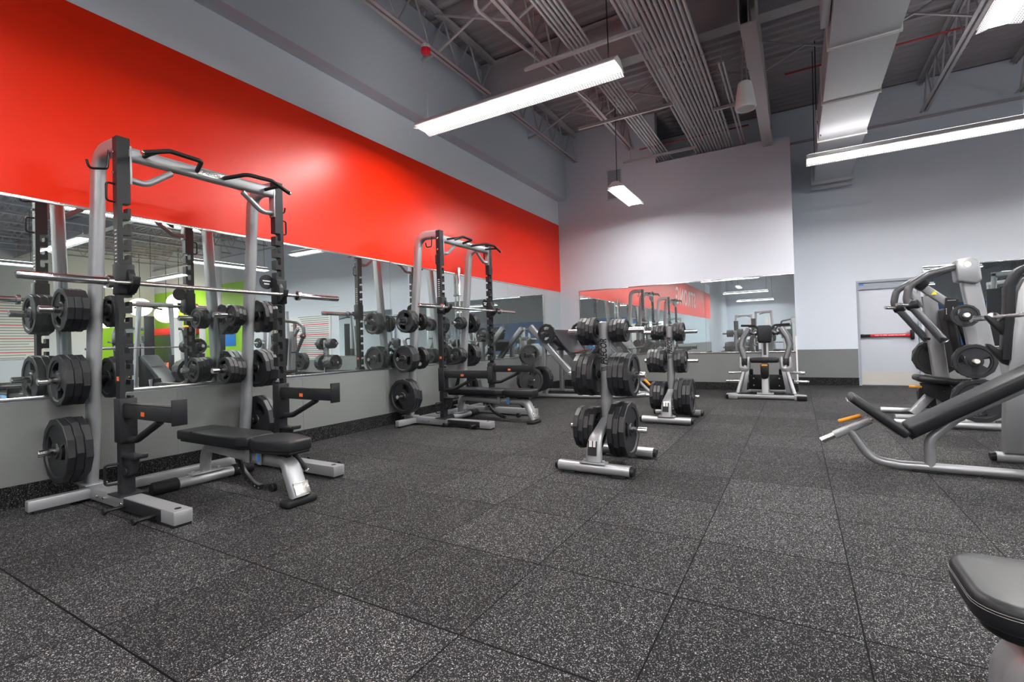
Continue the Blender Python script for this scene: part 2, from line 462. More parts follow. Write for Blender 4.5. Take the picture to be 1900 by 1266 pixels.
# air duct
t = thing('air_duct', 'large grey rectangular air duct running along the ceiling to the door wall', 'air duct', (.705, 6.0, 3.95))
build('duct_run', B((.41, -9., 3.95), (1.0, 11.0, 4.42), .01), M['duct'], t, world=True)
for yy in (-4.6, -2.1, .4, 2.9, 5.93, 7.3, 8.7): build('duct_flange', B((.395, yy - .02, 3.935), (1.015, yy + .02, 4.435), .004), M['whitemetal'], t, world=True)
bm = NB(); prism(bm, [(0, 0), (.45, .0), (.45, .47), (0, .47)], (.705, 11.0, 3.95), (0, 1, 0), (0, 0, 1), .66)
box(bm, (.365, 10.95, 3.90), (1.045, 11.0, 4.5), .01); box(bm, (.365, 11.2, 3.86), (1.045, 11.26, 4.5), .01)
build('duct_end', bm, M['duct'], t, world=True)
build('duct_box', B((.33, 2.5, 4.0), (.40, 5.6, 4.5), .01), M['duct'], t, world=True)
build('duct_hanger', tube(NB(), [(.42, 8.9, 5.6), (.40, 8.8, 4.4), (.43, 8.4, 3.93)], .008, 6), M['black'], t, world=True)

# ------------------------------------------------------------------ pendant lights
def make_light(L):
    t = thing('pendant_light', 'x', 'ceiling light', (0, 0, 0))
    sec = [(-.14, .0), (-.135, -.01), (.135, -.01), (.14, .0), (.05, .075), (-.05, .075)]
    bm = prism(NB(), sec, (0, 0, .012), (0, 1, 0), (0, 0, 1), L)
    build('housing', bm, M['whitemetal'], t, smooth=False)
    build('lens', B((-L / 2 + .015, -.064, -.012), (L / 2 - .015, .064, -.0005)), M['lens'], t, smooth=False)
    build('added_fill_strip', B((-L / 2 + .03, -.042, .0875), (L / 2 - .03, .042, .090)), M['upfill'], t, smooth=False)  # glowing strip added on top of the housing to brighten the ceiling
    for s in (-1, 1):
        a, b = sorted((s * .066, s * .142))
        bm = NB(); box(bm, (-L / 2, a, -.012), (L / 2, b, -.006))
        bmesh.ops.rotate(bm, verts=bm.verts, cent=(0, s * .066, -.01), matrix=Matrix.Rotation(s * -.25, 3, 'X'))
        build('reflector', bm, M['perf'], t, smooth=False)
    build('cord', tube(NB(), [(L / 2 - .1, 0, .08), (L / 2 - .12, 0, 1.6)], .006, 6), M['black'], t)
    build('cable', tube(NB(), [(-L / 2 + .1, 0, .08), (-L / 2 + .1, 0, 1.6)], .0011, 5), M['conduit'], t)
    return t
L8, L4 = make_light(2.40), make_light(1.22)
ZL = 3.565
lights = []
def put(src, x, y, rz, label, group=None):
    if src.get('used'): o = dup(src, (x, y, ZL), rz)
    else: o = src; src['used'] = 1; o.location = (x, y, ZL); o.rotation_euler = (0, 0, rz)
    o['label'] = label
    if group: o['group'] = group
    lights.append(o)
put(L8, -2.51, 4.38, 0, 'long lit white pendant light hanging in front of the red wall')
put(L8, 1.44, 8.33, PI, 'long lit white pendant light hanging below the air duct near the door')
put(L4, -2.49, 8.40, -PI / 2, 'short lit pendant light hanging in front of the back wall vent')
put(L8, 1.57, 4.33, PI / 2, 'lit pendant light cut by the top right corner of the photo')
for x, y, k in ((-2.51, -3.5, 0), (-2.49, .4, 1), (-2.51, -11.4, 0), (-2.49, -7.5, 1), (-2.51, -19., 0), (1.44, .4, 0), (1.5, -3.5, 1), (1.44, -7.5, 0), (1.5, -11.5, 1), (1.44, -15.5, 0),
                (5.4, 4.4, 0), (5.55, 8.3, 2), (5.4, -3.5, 0), (5.5, .4, 1), (5.4, -11.4, 0), (9.4, 8.3, 0), (9.4, .4, 0), (9.4, 4.4, 1), (9.4, -7.5, 0), (13.4, 4.4, 0), (13.4, -3.5, 0), (13.4, 8.4, 1), (13.4, -11.5, 0), (16.2, .4, 1)):
    put(L4 if k == 1 else L8, x, y, PI / 2 if k else 0, 'lit white pendant light seen only as a reflection in the wall mirrors', 'pendant lights seen in the mirrors')
for o in lights:
    if 'used' in o: del o['used']

# ------------------------------------------------------------------ wall mirrors
def mirror(name, lo, hi, axis, label, group, m):
    lo, hi = V(lo), V(hi); c = V(((lo.x + hi.x) / 2, (lo.y + hi.y) / 2, lo.z))
    t = thing(name, label, 'mirror', c, 0, group)
    build('mirror_glass', B(lo, hi), m, t, world=True, smooth=False)
    for z0, z1 in ((lo.z - .012, lo.z + .010), (hi.z - .010, hi.z + .012)):
        a, b = lo.copy(), hi.copy(); a.z, b.z = z0, z1
        if axis == 'x': b.x += .006
        else: a.y -= .006
        build('mirror_channel', B(a, b, .002), M['aluminium'], t, world=True)
    return t
GL = 'mirror panels along the red wall'
edges = [-11.4, -8.9, -6.4, -3.85, -1.35, .95, 4.67, 7.68, 9.15, 10.02]
labs = ['wall mirror panel under the red wall beside the nearest squat rack', 'wall mirror panel under the red wall behind the farther squat rack', 'narrow wall mirror panel under the red wall behind the leg press', 'narrowest wall mirror panel in the corner under the red wall']
for i, (a, b) in enumerate(zip(edges, edges[1:])):
    k = i - 5
    mirror('wall_mirror', (XL, a + .0025, .735), (XL + .008, b - .0025, 2.125), 'x', labs[k] if k >= 0 else 'wall mirror panel under the red wall behind the camera, seen in reflection', GL if k < 0 else None, M['mirror'])
for a, b, lab in ((-4.1, -3.003, 'mirror panel on the back wall behind the leg press'), (-3.003, -1.492, 'wide mirror panel on the back wall behind the two plate trees'), (-1.492, .026, 'mirror panel on the back wall behind the seated row machine')):
    mirror('wall_mirror', (a + .002, YB - .008, .72), (b - .002, YB, 2.118), 'y', lab, None, M['mirrorb'])
mirror('wall_mirror', (2.085, YD - .008, .72), (4.6, YD, 2.2), 'y', 'wall mirror beside the exit door behind the shoulder press machine', None, M['mirror'])
bm = NB(); box(bm, (-4.118, YB - .012, .71), (-4.1, YB, 2.13)); t = props(build('mirror_edge_strip', bm, M['aluminium'], loc=(-4.11, YB, .71)), 'bright metal edge strip of the back wall mirror nearest the corner', 'trim')
bm = NB(); box(bm, (2.066, YD - .012, .71), (2.084, YD, 2.215)); t = props(build('mirror_edge_strip', bm, M['aluminium'], loc=(2.07, YD, .71)), 'bright metal edge strip of the mirror beside the exit door', 'trim')

# ------------------------------------------------------------------ exit door
t = thing('door_1', 'pale grey exit door with a red and black panic bar', 'door', (1.545, YD + .06, 0)); t['kind'] = 'structure'
bm = NB(); box(bm, (1.06, YD - .004, 0), (1.10, YD + .2, 2.03)); box(bm, (1.99, YD - .004, 0), (2.03, YD + .2, 2.03)); box(bm, (1.10, YD - .004, 1.985), (1.99, YD + .2, 2.03))
build('door_frame', bm, M['frame'], t, world=True, smooth=False)
leaf = build('door_leaf', B((1.10, YD + .075, .008), (1.99, YD + .12, 1.985), .003), M['door'], t, world=True)
build('header_stop', B((1.10, YD + .03, 1.86), (1.99, YD + .075, 1.985)), M['frame'], t, world=True, smooth=False)
build('closer_tag', B((1.115, YD + .024, 1.935), (1.18, YD + .030, 1.972)), M['blue_sticker'], t, world=True)
build('kick_plate', B((1.105, YD + .07, .012), (1.985, YD + .076, .27)), M['kick'], t, world=True, smooth=False)
bm = NB(); box(bm, (1.105, YD + .012, .935), (1.86, YD + .05, .99), .008); box(bm, (1.105, YD + .005, .93), (1.16, YD + .075, .995), .01)
build('panic_bar', bm, M['black'], t, world=True)
bm = NB(); box(bm, (1.865, YD + .0, .87), (1.925, YD + .075, 1.06), .02); build('panic_lock', bm, M['black'], t, world=True)
build('panic_label', B((1.26, YD + .0085, .940), (1.86, YD + .0125, .986), .002), M['redpaint'], t, world=True)
o = text_mesh('PUSH TO OPEN  ALARM WILL SOUND', .027, M['white'], t, Matrix.Translation(-t.location) @ basis((1.56, YD + .0075, .963), (1, 0, 0), (0, 0, 1)), .02, name='lettering')

# vent, horn, speaker
t = thing('wall_vent', 'grey louvred vent high on the back wall behind the short light', 'vent', (-3.24, YB - .01, 4.03))
build('vent_frame', B((-3.40, YB - .012, 4.02), (-3.07, YB, 4.68), .004), M['soffit'], t, world=True)
bm = NB()
for i in range(20): box(bm, (-3.375, YB - .02, 4.055 + .03 * i), (-3.095, YB - .011, 4.073 + .03 * i))
build('vent_louvre', bm, M['vent'], t, world=True, smooth=False)
t = thing('ceiling_alarm_horn', 'small red and white fire alarm horn under the ceiling joist', 'alarm', (-4.09, 4.95, 4.998))
build('horn_base', lathe(NB(), [(0, 0), (.06, 0), (.065, -.05), (0, -.05)], (0, 0, 0), (0, 0, 1), 20), M['white'], t)
build('horn_cap', lathe(NB(), [(0, -.05), (.065, -.05), (.062, -.10), (.03, -.12), (0, -.12)], (0, 0, 0), (0, 0, 1), 20), M['redpaint'], t)
t = thing('pendant_speaker', 'white cone shaped loudspeaker hanging from the ceiling beside the beam', 'speaker', (-.40, 6.3, 3.70))
build('speaker_body', lathe(NB(), [(0, .32), (.055, .32), (.075, .305), (.10, .15), (.118, .02), (.112, .0), (.098, -.004), (.09, .006)], (0, 0, 0), (0, 0, 1), 28), M['white'], t)
build('speaker_grille', lathe(NB(), [(0, .004), (.09, .006)], (0, 0, 0), (0, 0, 1), 28), M['paper'], t)
bm = NB()
for s in (-1, 1): tube(bm, [(s * .03, 0, .31), (s * .012, 0, .6), (0, 0, 1.28)], .004, 6)
build('speaker_cable', bm, M['conduit'], t)

# ------------------------------------------------------------------ weight plates
def plate_mesh(D, h, holes=2):
    R = D / 2; N = 48; bm = NB()
    def poly(th, Rr): return Rr * math.cos(PI / 12) / math.cos(((th) % (PI / 6)) - PI / 12)
    bore, hub = .026, max(.047, R * .20)
    ra, rb = R * .40, R * .70
    if ra < hub + .008: ra = hub + .008
    ring = [(bore, .92), (hub, 1.), (hub + .006, .62), (ra, .58), (rb, .58), (R * .765, .62), (R * .80, 1.)]
    def mk(sign):
        out = []
        for r, t in ring: out.append([bm.verts.new((r * math.cos(2 * PI * i / N), sign * t * h / 2, r * math.sin(2 * PI * i / N))) for i in range(N)])
        for fr, t in ((.975, 1.), (1., .80)):
            out.append([bm.verts.new((poly(2 * PI * i / N, R * fr) * math.cos(2 * PI * i / N), sign * t * h / 2, poly(2 * PI * i / N, R * fr) * math.sin(2 * PI * i / N))) for i in range(N)])
        return out
    F, K = mk(-1), mk(1)
    hs = set()
    if holes:
        w = 4
        for q in range(holes):
            c = int(N / holes * q)
            for k in range(-w, w): hs.add((c + k) % N)
    for rr in (F, K):
        for a in range(len(rr) - 1):
            for i in range(N):
                if a == 3 and i in hs: continue
                j = (i + 1) % N; bm.faces.new((rr[a][i], rr[a][j], rr[a + 1][j], rr[a + 1][i]))
    for i in range(N):
        j = (i + 1) % N
        bm.faces.new((F[-1][i], F[-1][j], K[-1][j], K[-1][i])); bm.faces.new((F[0][i], F[0][j], K[0][j], K[0][i]))
        if i in hs:
            bm.faces.new((F[3][i], F[3][j], K[3][j], K[3][i])); bm.faces.new((F[4][i], F[4][j], K[4][j], K[4][i]))
            for e, ok in ((i, (i - 1) % N in hs), (j, j in hs)):
                if not ok: bm.faces.new((F[3][e], F[4][e], K[4][e], K[3][e]))
    bmesh.ops.recalc_face_normals(bm, faces=bm.faces)
    me = bpy.data.meshes.new('weight_plate'); bm.to_mesh(me); bm.free(); me.materials.append(M['rubber'])
    me.polygons.foreach_set('use_smooth', [True] * len(me.polygons)); me.set_sharp_from_angle(angle=math.radians(22))
    return me
PM = {19: plate_mesh(.19, .030, 0), 23: plate_mesh(.235, .034, 2), 30: plate_mesh(.30, .040, 2), 35: plate_mesh(.355, .043, 2), 45: plate_mesh(.45, .046, 2)}
PH = {19: .030, 23: .034, 30: .040, 35: .043, 45: .046}
SZN = {19: 'tiny', 23: 'small', 30: 'medium', 35: 'large', 45: 'biggest'}
ORD = {1: ['only plate'], 2: ['outer', 'inner'], 3: ['outermost', 'middle', 'innermost'], 4: ['outermost', 'second', 'third', 'innermost'], 5: ['outermost', 'second', 'third', 'fourth', 'innermost']}
seen = set()
def stack(start, d, sizes, where, group, loose=True, rots=None):
    """plates pushed onto a peg from START along unit direction D; sizes from the inside out"""
    d = V(d).normalized(); s = 0.; n = len(sizes)
    ang = math.atan2(d.x, -d.y)        # plate axis is local Y, its face -Y
    for k, z in enumerate(sizes):
        h = PH[z]
        c = V(start) + d * (s + h / 2); s += h + .0012
        o = bpy.data.objects.new('weight_plate', PM[z]); COL.objects.link(o)
        o.location = c - V((0, 0, .0005))
        o.rotation_euler = (0, rots[k] if rots else random.uniform(0, PI), ang)
        pos = ORD[n][n - 1 - k]
        pre = ('%s of %s ' % (pos, {2: 'two', 3: 'three', 4: 'four', 5: 'five'}[n])) if n > 1 else 'lone plate '
        lab = '%s black plate, %son %s' % (SZN[z], pre, where)
        assert lab not in seen and len(lab.split()) <= 17, lab
        seen.add(lab)
        props(o, lab, 'weight plate', group)

# ------------------------------------------------------------------ half rack
PW = .56          # half spacing of the posts
def make_rack(label, loc):
    t = thing('squat_rack', label, 'squat rack', loc)
    Z0, Z1 = .105, 2.468
    for s in (-1, 1):
        y = s * PW
        # slotted upright: notches opening towards the middle of the rack
        hw = .038; inn = -s
        prof = [(-hw, Z0), (hw, Z0)]        # u runs outwards->inwards
        for k in range(13):
            z = .745 + .1042 * k
            prof += [(hw, z), (hw - .019, z), (hw - .019, z - .030), (hw - .026, z - .037), (hw - .041, z - .037), (hw - .048, z - .030), (hw - .048, z + .020), (hw - .040, z + .028), (hw, z + .028)]
        prof += [(hw, Z1), (-hw, Z1)]
        up_ = build('upright', prism(NB(), prof, (0, y, 0), (0, inn, 0), (0, 0, 1), .062), M['charcoal'], t, angle=30)
        # number strip and sticker on the outer face
        bm = NB()
        for k in range(14): box(bm, (-.014, y + s * .038, 1.50 + .026 * k), (.014, y + s * .0388, 1.508 + .026 * k))
        build('number_strip', bm, M['white'], up_, smooth=False)
        build('sticker', B((-.016, y + s * .038, .845), (.016, y + s * .0388, .875)), M['red_sticker'], up_, smooth=False)
        for z in (2.36, 2.22): build('bolt', rod(NB(), (0.0, y + s * .036, z), (.0, y + s * .05, z), .011, 8), M['chrome'], up_)
        build('base_plate', B((-.085, y - .075, .097), (.085, y + .075, .106), .003), M['charcoal'], t)
        # base beam
        beam = build('base_beam', B((-.62, y - .052, .017), (.725, y + .052, .097), .006), M['silver'], t)
        for x in (-.30, -.2, .06, .56): build('bolt', rod(NB(), (x, y + s * .05, .055), (x, y + s * .060, .055), .010, 8), M['chrome'], beam)
        bm = NB(); box(bm, (.52, y - .05, 0), (.71, y + .05, .018)); box(bm, (-.6, y - .05, 0), (-.4, y + .05, .018)); build('foot', bm, M['blackgrip'], beam)
        build('beam_slot', rod(NB(), (.66, y, .0965), (.66, y, .0978), .018, 14), M['black'], beam)
        build('band_peg_plate', B((.10, y + s * .050, .022), (.575, y + s * .060, .092), .003) if s > 0 else B((.10, y - .060, .022), (.575, y - .050, .092), .003), M['charcoal'], t)
        for x in (.13, .52):
            bm = NB(); rod(bm, (x, y + s * .058, .05), (x, y + s * .165, .05), .011, 10); rod(bm, (x, y + s * .16, .05), (x, y + s * .175, .05), .024, 12)
            build('band_peg', bm, M['black'], t)
        # rear tube: flat oval, leaning forward then bending over to the post
        pts = [(-.565, y, .097), (-.51, y, .51), (-.452, y, 1.28), (-.395, y, 1.85), (-.366, y, 2.20), (-.315, y, 2.35), (-.20, y, 2.43), (-.03, y, 2.425)]
        p2 = fillet(pts[:4] + [(-.345, y, 2.44), pts[-1]], .20, 10)
        build('rear_tube', sweep(NB(), p2, rrect(.074, .112, .034, 5), hint=(0, 1, 0)), M['silver'], t)
        build('tube_foot', B((-.66, y - .065, .096), (-.46, y + .065, .107), .003), M['silver'], t)
        # storage pegs on both sides of the tube
        for z, x in ((1.335, -.449), (.853, -.483), (.375, -.500)):
            for q in (-1, 1):
                if z < .5 and q != s: continue
                bm = NB(); a = y + q * .035; rod(bm, (x, a, z), (x, a + q * .035, z), .036, 16); build('peg_collar', bm, M['black'], t)
                build('storage_peg', rod(NB(), (x, a, z), (x, y + q * (.30 if q == s else (.31 if s > 0 else .17)), z), .0245, 16), M['chrome'], t)
        # bar hook
        bm = NB(); box(bm, (-.036, y - .048, 1.415), (.052, y + .048, 1.62), .008)
        prism(bm, [(.04, 1.42), (.08, 1.425), (.135, 1.475), (.148, 1.525), (.132, 1.53), (.122, 1.49), (.10, 1.468), (.085, 1.475), (.075, 1.55), (.04, 1.60)], (0, y + inn * .022, 0), (1, 0, 0), (0, 0, 1), .040, .003)
        build('bar_hook', bm, M['charcoal'], t)
        # safety arm with end stop and brace
        arm = build('safety_arm', B((.03, y - .034, .605), (.70, y + .034, .695), .008), M['charcoal'], t)
        bm = NB(); box(bm, (-.040, y - .050, .44), (.050, y + .050, .73), .006); build('arm_sleeve', bm, M['charcoal'], arm)
        build('arm_stop', B((.69, y - .042, .59), (.705, y + .042, .745), .004), M['charcoal'], arm)
        build('arm_brace', tube(NB(), [(.04, y, .455), (.16, y, .465), (.47, y, .60)], .022, 12, .08), M['charcoal'], arm)
        build('arm_sticker', B((.30, y + (-.0350 if s < 0 else -.0350), .628), (.345, y - .0342, .655)), M['red_sticker'], arm, smooth=False)
        build('arm_pad', B((.05, y - .030, .694), (.69, y + .030, .700), .002), M['black'], arm)
        # foot step bracket
        bm = NB(); box(bm, (.02, y - .040, .345), (.205, y + .040, .365), .005); box(bm, (.195, y - .04, .352), (.215, y + .04, .376), .004)
        prism(bm, [(.03, .345), (.14, .345), (.105, .24), (.075, .215), (.03, .215)], (0, y, 0), (1, 0, 0), (0, 0, 1), .05, .006)
        rod(bm, (.05, y - .03, .25), (.05, y + .03, .25), .028, 14)
        build('step_bracket', bm, M['charcoal'], t)
        # bar handles on the outer side
        build('side_handle', tube(NB(), [(-.015, y + s * .036, .17), (-.045, y + s * .10, .17), (-.045, y + s * .10, .30), (-.015, y + s * .036, .30)], .008, 8, .02), M['black'], t)
        build('side_handle', tube(NB(), [(.0, y + s * .036, 2.03), (.0, y + s * .085, 2.03), (.0, y + s * .085, 2.15), (.0, y + s * .036, 2.15)], .007, 8, .02), M['black'], t)
        build('storage_hook', tube(NB(), [(-.10, y + s * .03, 2.40), (-.10, y + s * .04, 2.27), (-.10, y + s * .14, 2.245), (-.10, y + s * .15, 2.30)], .008, 8, .03), M['black'], t)
        # gusset under the top bar
        build('top_gusset', tube(NB(), [(0, y + inn * .03, 2.20), (0, y + inn * .14, 2.19), (0, y + inn * .30, 2.315)], .021, 12, .10), M['silver'], t)
        build('gusset_plate', B((-.034, y + min(inn * .036, inn * .048), 2.16), (.034, y + max(inn * .036, inn * .048), 2.42), .002), M['silver'], t)
        # pull-up grip
        g = build('pull_up_grip', tube(NB(), [(.225, s * .525, 2.332), (.225, s * .37, 2.392), (.225, s * .165, 2.385), (.03, s * .10, 2.375)], .0155, 12, .05), M['blackgrip'], t)
        build('grip_cap', rod(NB(), (.225, s * .524, 2.3325), (.225, s * .536, 2.328), .0165, 12), M['chrome'], g)
        build('grip_post', tube(NB(), [(.225, s * .44, 2.365), (.12, s * .44, 2.372), (.02, s * .44, 2.375)], .014, 10), M['blackgrip'], g)
    build('top_bar', sweep(NB(), [(0, -PW + .03, 2.372), (0, PW - .03, 2.372)], rrect(.09, .062, .022, 4), hint=(0, 0, 1)), M['silver'], t)
    np_ = build('name_plate', B((.030, -.10, 2.35), (.036, .10, 2.397), .002), M['steel'], t)
    text_mesh('PRECOR', .036, M['silver_dark'], np_, basis((.0365, 0, 2.374), (0, 1, 0), (0, 0, 1)), .02, .25, .0006, 'lettering')
    build('cross_beam', B((-.475, -.93, .022), (-.415, .93, .092), .006), M['silver'], t)
    bm = NB(); box(bm, (-.47, -.9, 0), (-.42, -.72, .024)); box(bm, (-.47, .72, 0), (-.42, .9, .024)); build('cross_beam_foot', bm, M['blackgrip'], t)
    # round notice on the far post
    d = build('notice_disc', lathe(NB(), [(0, -.003), (.062, -.003), (.062, .003), (0, .003)], (-.02, PW - .095, 1.60), (1, 0, 0), 28), M['charcoal'], t)
    bm = NB()
    for k, w in enumerate((.036, .024)): box(bm, (-.0165, PW - .095 - w, 1.603 - .025 * k), (-.016, PW - .095 + w, 1.613 - .025 * k))
    build('notice_text', bm, M['white'], d, smooth=False)
    return t

RA, RBk = V((-3.825, 2.02, 0)), V((-3.825, 5.365, 0))
rack = make_rack('nearest squat rack against the mirrored red wall, loaded with plates', RA)
dup(rack, RBk, None, 'farther squat rack in the middle of the red wall, with an upright bar beside it')

def load_rack(R, who, grp):
    def pg(x, s, q, z, sizes, nm, gap=.0375):
        stack((R.x + x, R.y + s * PW + q * (.035 + gap), R.z + z), (0, q, 0), sizes, nm + ' of ' + who, grp)
    pg(-.449, -1, -1, 1.335, [30, 30, 30], 'top left outer peg'); pg(-.483, -1, -1, .853, [35, 35, 35], 'middle left outer peg'); pg(-.500, -1, -1, .375, [45, 45, 45], 'bottom left outer peg')
    pg(-.449, -1, 1, 1.335, [23, 23], 'top left inner peg'); pg(-.483, -1, 1, .853, [30, 30], 'middle left inner peg')
    pg(-.449, 1, -1, 1.335, [19, 19, 19], 'top right inner peg'); pg(-.483, 1, -1, .853, [23, 23, 23, 23], 'middle right inner peg')
    pg(-.449, 1, 1, 1.335, [30, 30, 30], 'top right outer peg'); pg(-.483, 1, 1, .853, [35, 35, 35], 'middle right outer peg'); pg(-.500, 1, 1, .375, [45, 45], 'bottom right outer peg')
load_rack(RA, 'the nearest rack', 'plates on the nearest squat rack')
load_rack(RBk, 'the farther rack', 'plates on the farther squat rack')

# ------------------------------------------------------------------ barbells (axis along local Y, centre at origin)
def make_barbell(label, loc):
    t = thing('barbell', label, 'barbell', loc)
    bm = NB(); rod(bm, (0, -.66, 0), (0, .66, 0), .0145, 14); build('shaft', bm, M['chrome'], t)
    for a, b in ((-.58, -.40), (-.36, -.10), (.10, .36), (.40, .58)): build('knurling', rod(NB(), (0, a, 0), (0, b, 0), .0151, 14, .02), M['steel'], t)
    for s in (-1, 1):
        build('sleeve', lathe(NB(), [(0, 0), (.0245, 0), (.0245, .415), (.022, .42), (.012, .424), (0, .418)], (0, s * .68, 0), (0, s, 0), 18), M['chrome'], t)
        build('collar', lathe(NB(), [(0, 0), (.026, 0), (.041, .006), (.041, .030), (.026, .036), (.0, .036)], (0, s * .655, 0), (0, s, 0), 20), M['chrome'], t)
    return t
bar = make_barbell('chrome barbell racked on the nearest squat rack', (RA.x + .103, RA.y, 1.4865))
dup(bar, (RBk.x + .103, RBk.y, 1.4865), None, 'chrome barbell racked on the farther squat rack')
b3 = dup(bar, (-4.528, 6.135, 1.125), None, 'chrome barbell standing upright in a floor holder by the farther squat rack'); b3.rotation_euler = (PI / 2, 0, 0)
t = thing('bar_holder', 'short grey tube holder on the floor under the upright barbell', 'bar holder', (-4.522, 6.135, 0))
build('holder_tube', lathe(NB(), [(.033, .0), (.033, .25), (.028, .25), (.028, .01), (0, .01)], (0, 0, 0), (0, 0, 1), 18), M['silver'], t)
build('holder_plate', B((-.034, -.06, 0), (.06, .06, .008), .002), M['silver'], t)

# ------------------------------------------------------------------ adjustable bench: long axis local X, seat tip at +X
def pad_bm(poly, z0, z1, bev):
    return prism(NB(), poly, (0, 0, (z0 + z1) / 2), (1, 0, 0), (0, 1, 0), z1 - z0, bev, 3)
def make_bench(label, loc, rz=0.):
    t = thing('weight_bench', label, 'bench', loc, rz)
    bp = [(-.66, -.14), (.12, -.14), (.215, -.10), (.215, .10), (.12, .14), (-.66, .14)]
    b = build('back_pad', pad_bm(bp, .352, .425, .016), M['vinyl'], t)
    build('pad_underside', pad_bm([(x * .97 - .004, y * .86) for x, y in bp], .335, .356, .008), M['black'], b)
    build('pad_seam', B((-.452, -.1405, .40), (-.448, .1405, .4258)), M['black'], b)
    sp = [(.235, -.105), (.33, -.14), (.44, -.14), (.645, -.085), (.645, .085), (.44, .14), (.33, .14), (.235, .105)]
    s = build('seat_pad', pad_bm(sp, .350, .428, .016), M['vinyl'], t)
    build('pad_underside', pad_bm([((x - .44) * .94 + .44, y * .88) for x, y in sp], .333, .354, .008), M['black'], s)
    # spine: arch from the rear beam, level, then down to the front foot
    path = fillet([(-.53, 0, .085), (-.505, 0, .292), (.10, 0, .262), (.505, 0, .275), (.618, 0, .04)], .26, 14)
    build('spine', sweep(NB(), path, rrect(.072, .078, .032, 5), hint=(0, 1, 0)), M['silver'], t)
    sh = fillet([(.40, 0, .268), (.515, 0, .272), (.624, 0, .045)], .22, 12)
    n = len(sh)
    build('front_shield', sweep(NB(), sh, rrect(.088, .066, .026, 5), hint=(0, 1, 0), scales=[.95 + .42 * i / (n - 1) for i in range(n)]), M['silver'], t)
    q = build('name_plate', box(NB(), (.636, -.055, .065), (.646, .055, .150), .004, rot=Matrix.Rotation(-.45, 4, 'Y'), piv=(.64, 0, .11)), M['steel'], t)
    build('front_foot', B((.56, -.115, 0), (.66, .115, .048), .018, 3), M['blackgrip'], t)
    beam = build('rear_beam', tube(NB(), [(-.52, -.30, .048), (-.52, .30, .048)], .040, 16), M['silver'], t)
    for a in (-1, 1):
        build('beam_sleeve', rod(NB(), (-.52, a * .20, .048), (-.52, a * .37, .048), .0475, 18), M['blackgrip'], beam)
    bm = NB(); box(bm, (-.565, -.12, .086), (-.475, .12, .096), .003)
    for yy in (-.095, .095): rod(bm, (-.52, yy, .09), (-.52, yy, .112), .012, 8)
    build('beam_plate', bm, M['silver'], beam)
    # hinge brackets
    for x in (.13, .27):
        bm = NB()
        for yy in (-.055, .055): box(bm, (x - .022, yy - .006, .235), (x + .022, yy + .006, .345), .004)
        rod(bm, (x, -.066, .328), (x, .066, .328), .012, 10)
        build('hinge_bracket', bm, M['silver'], t)
    build('spec_sticker', B((.256, -.0625, .255), (.284, -.0612, .305)), M['blue_sticker'], t, smooth=False)
    # curved adjustment ladder under the back pad
    arc = [(-.10 + .33 * math.sin(a) * 1.0, 0, .335 - .33 + .33 * math.cos(a) - (.0)) for a in (0,)]
    pts = [(.235 - .34 * math.cos(a), 0, .345 - .29 * math.sin(a)) for a in [k / 10 * 1.35 + .1 for k in range(11)]]
    lad = build('adjust_ladder', sweep(NB(), pts, rrect(.035, .035, .004, 2), hint=(0, 1, 0)), M['black'], t)
    for p in pts[2:]: build('ladder_hole', rod(NB(), (p[0], -.02, p[2]), (p[0], -.0172, p[2]), .006, 8), M['steel'], lad)
    build('seat_strut', prism(NB(), [(.36, .34), (.53, .34), (.475, .19), (.45, .19)], (0, 0, 0), (1, 0, 0), (0, 0, 1), .04, .004), M['black'], t)
    h = build('pop_pin', rod(NB(), (.50, .05, .31), (.555, .10, .20), .017, 14), M['blackgrip'], t)
    build('pin_cap', rod(NB(), (.555, .10, .20), (.562, .106, .186), .0185, 14), M['chrome'], h)
    build('transport_wheel', rod(NB(), (.42, -.075, .10), (.42, -.04, .10), .03, 16), M['black'], t)
    return t
bench = make_bench('black padded adjustable bench standing inside the nearest squat rack', (-3.445, 2.03, 0))
dup(bench, (-3.46, 5.37, 0), None, 'black padded adjustable bench standing inside the farther squat rack')
t = thing('flat_bench', 'black padded flat bench end poking into the bottom right corner of the photo', 'bench', (.965, 1.575, 0))
def rounded(x0, x1, y0, y1, r, n=7):
    return [(x + (x0 + x1) / 2, y + (y0 + y1) / 2) for x, y in rrect(x1 - x0, y1 - y0, r, n)]
fb = build('bench_pad', pad_bm(rounded(-.60, .60, -.165, .165, .085), .362, .430, .020), M['vinyl'], t)
build('pad_underside', pad_bm(rounded(-.578, .578, -.14, .14, .08), .335, .366, .010), M['black'], fb)
for zz in (.4085, .4025): build('pad_seam', sweep(NB(), [V((x, y, zz)) for x, y in rounded(-.6005, .6005, -.1655, .1655, .0855)] + [V((.6005, .08, zz))], circ(.0007, 6)), M['greyline'], fb)
build('bench_frame', sweep(NB(), fillet([(-.50, 0, .03), (-.50, 0, .285), (.50, 0, .285), (.50, 0, .03)], .15, 10), rrect(.145, .085, .038, 6), hint=(0, 1, 0)), M['silver'], t)
for q in (-1, 1): build('bench_foot', B((q * .5 - .06, -.20, 0), (q * .5 + .06, .20, .04), .015, 3), M['blackgrip'], t)
for q in (-1, 1): build('pad_mount', B((q * .35 - .05, -.05, .32), (q * .35 + .05, .05, .338), .004), M['silver'], t)

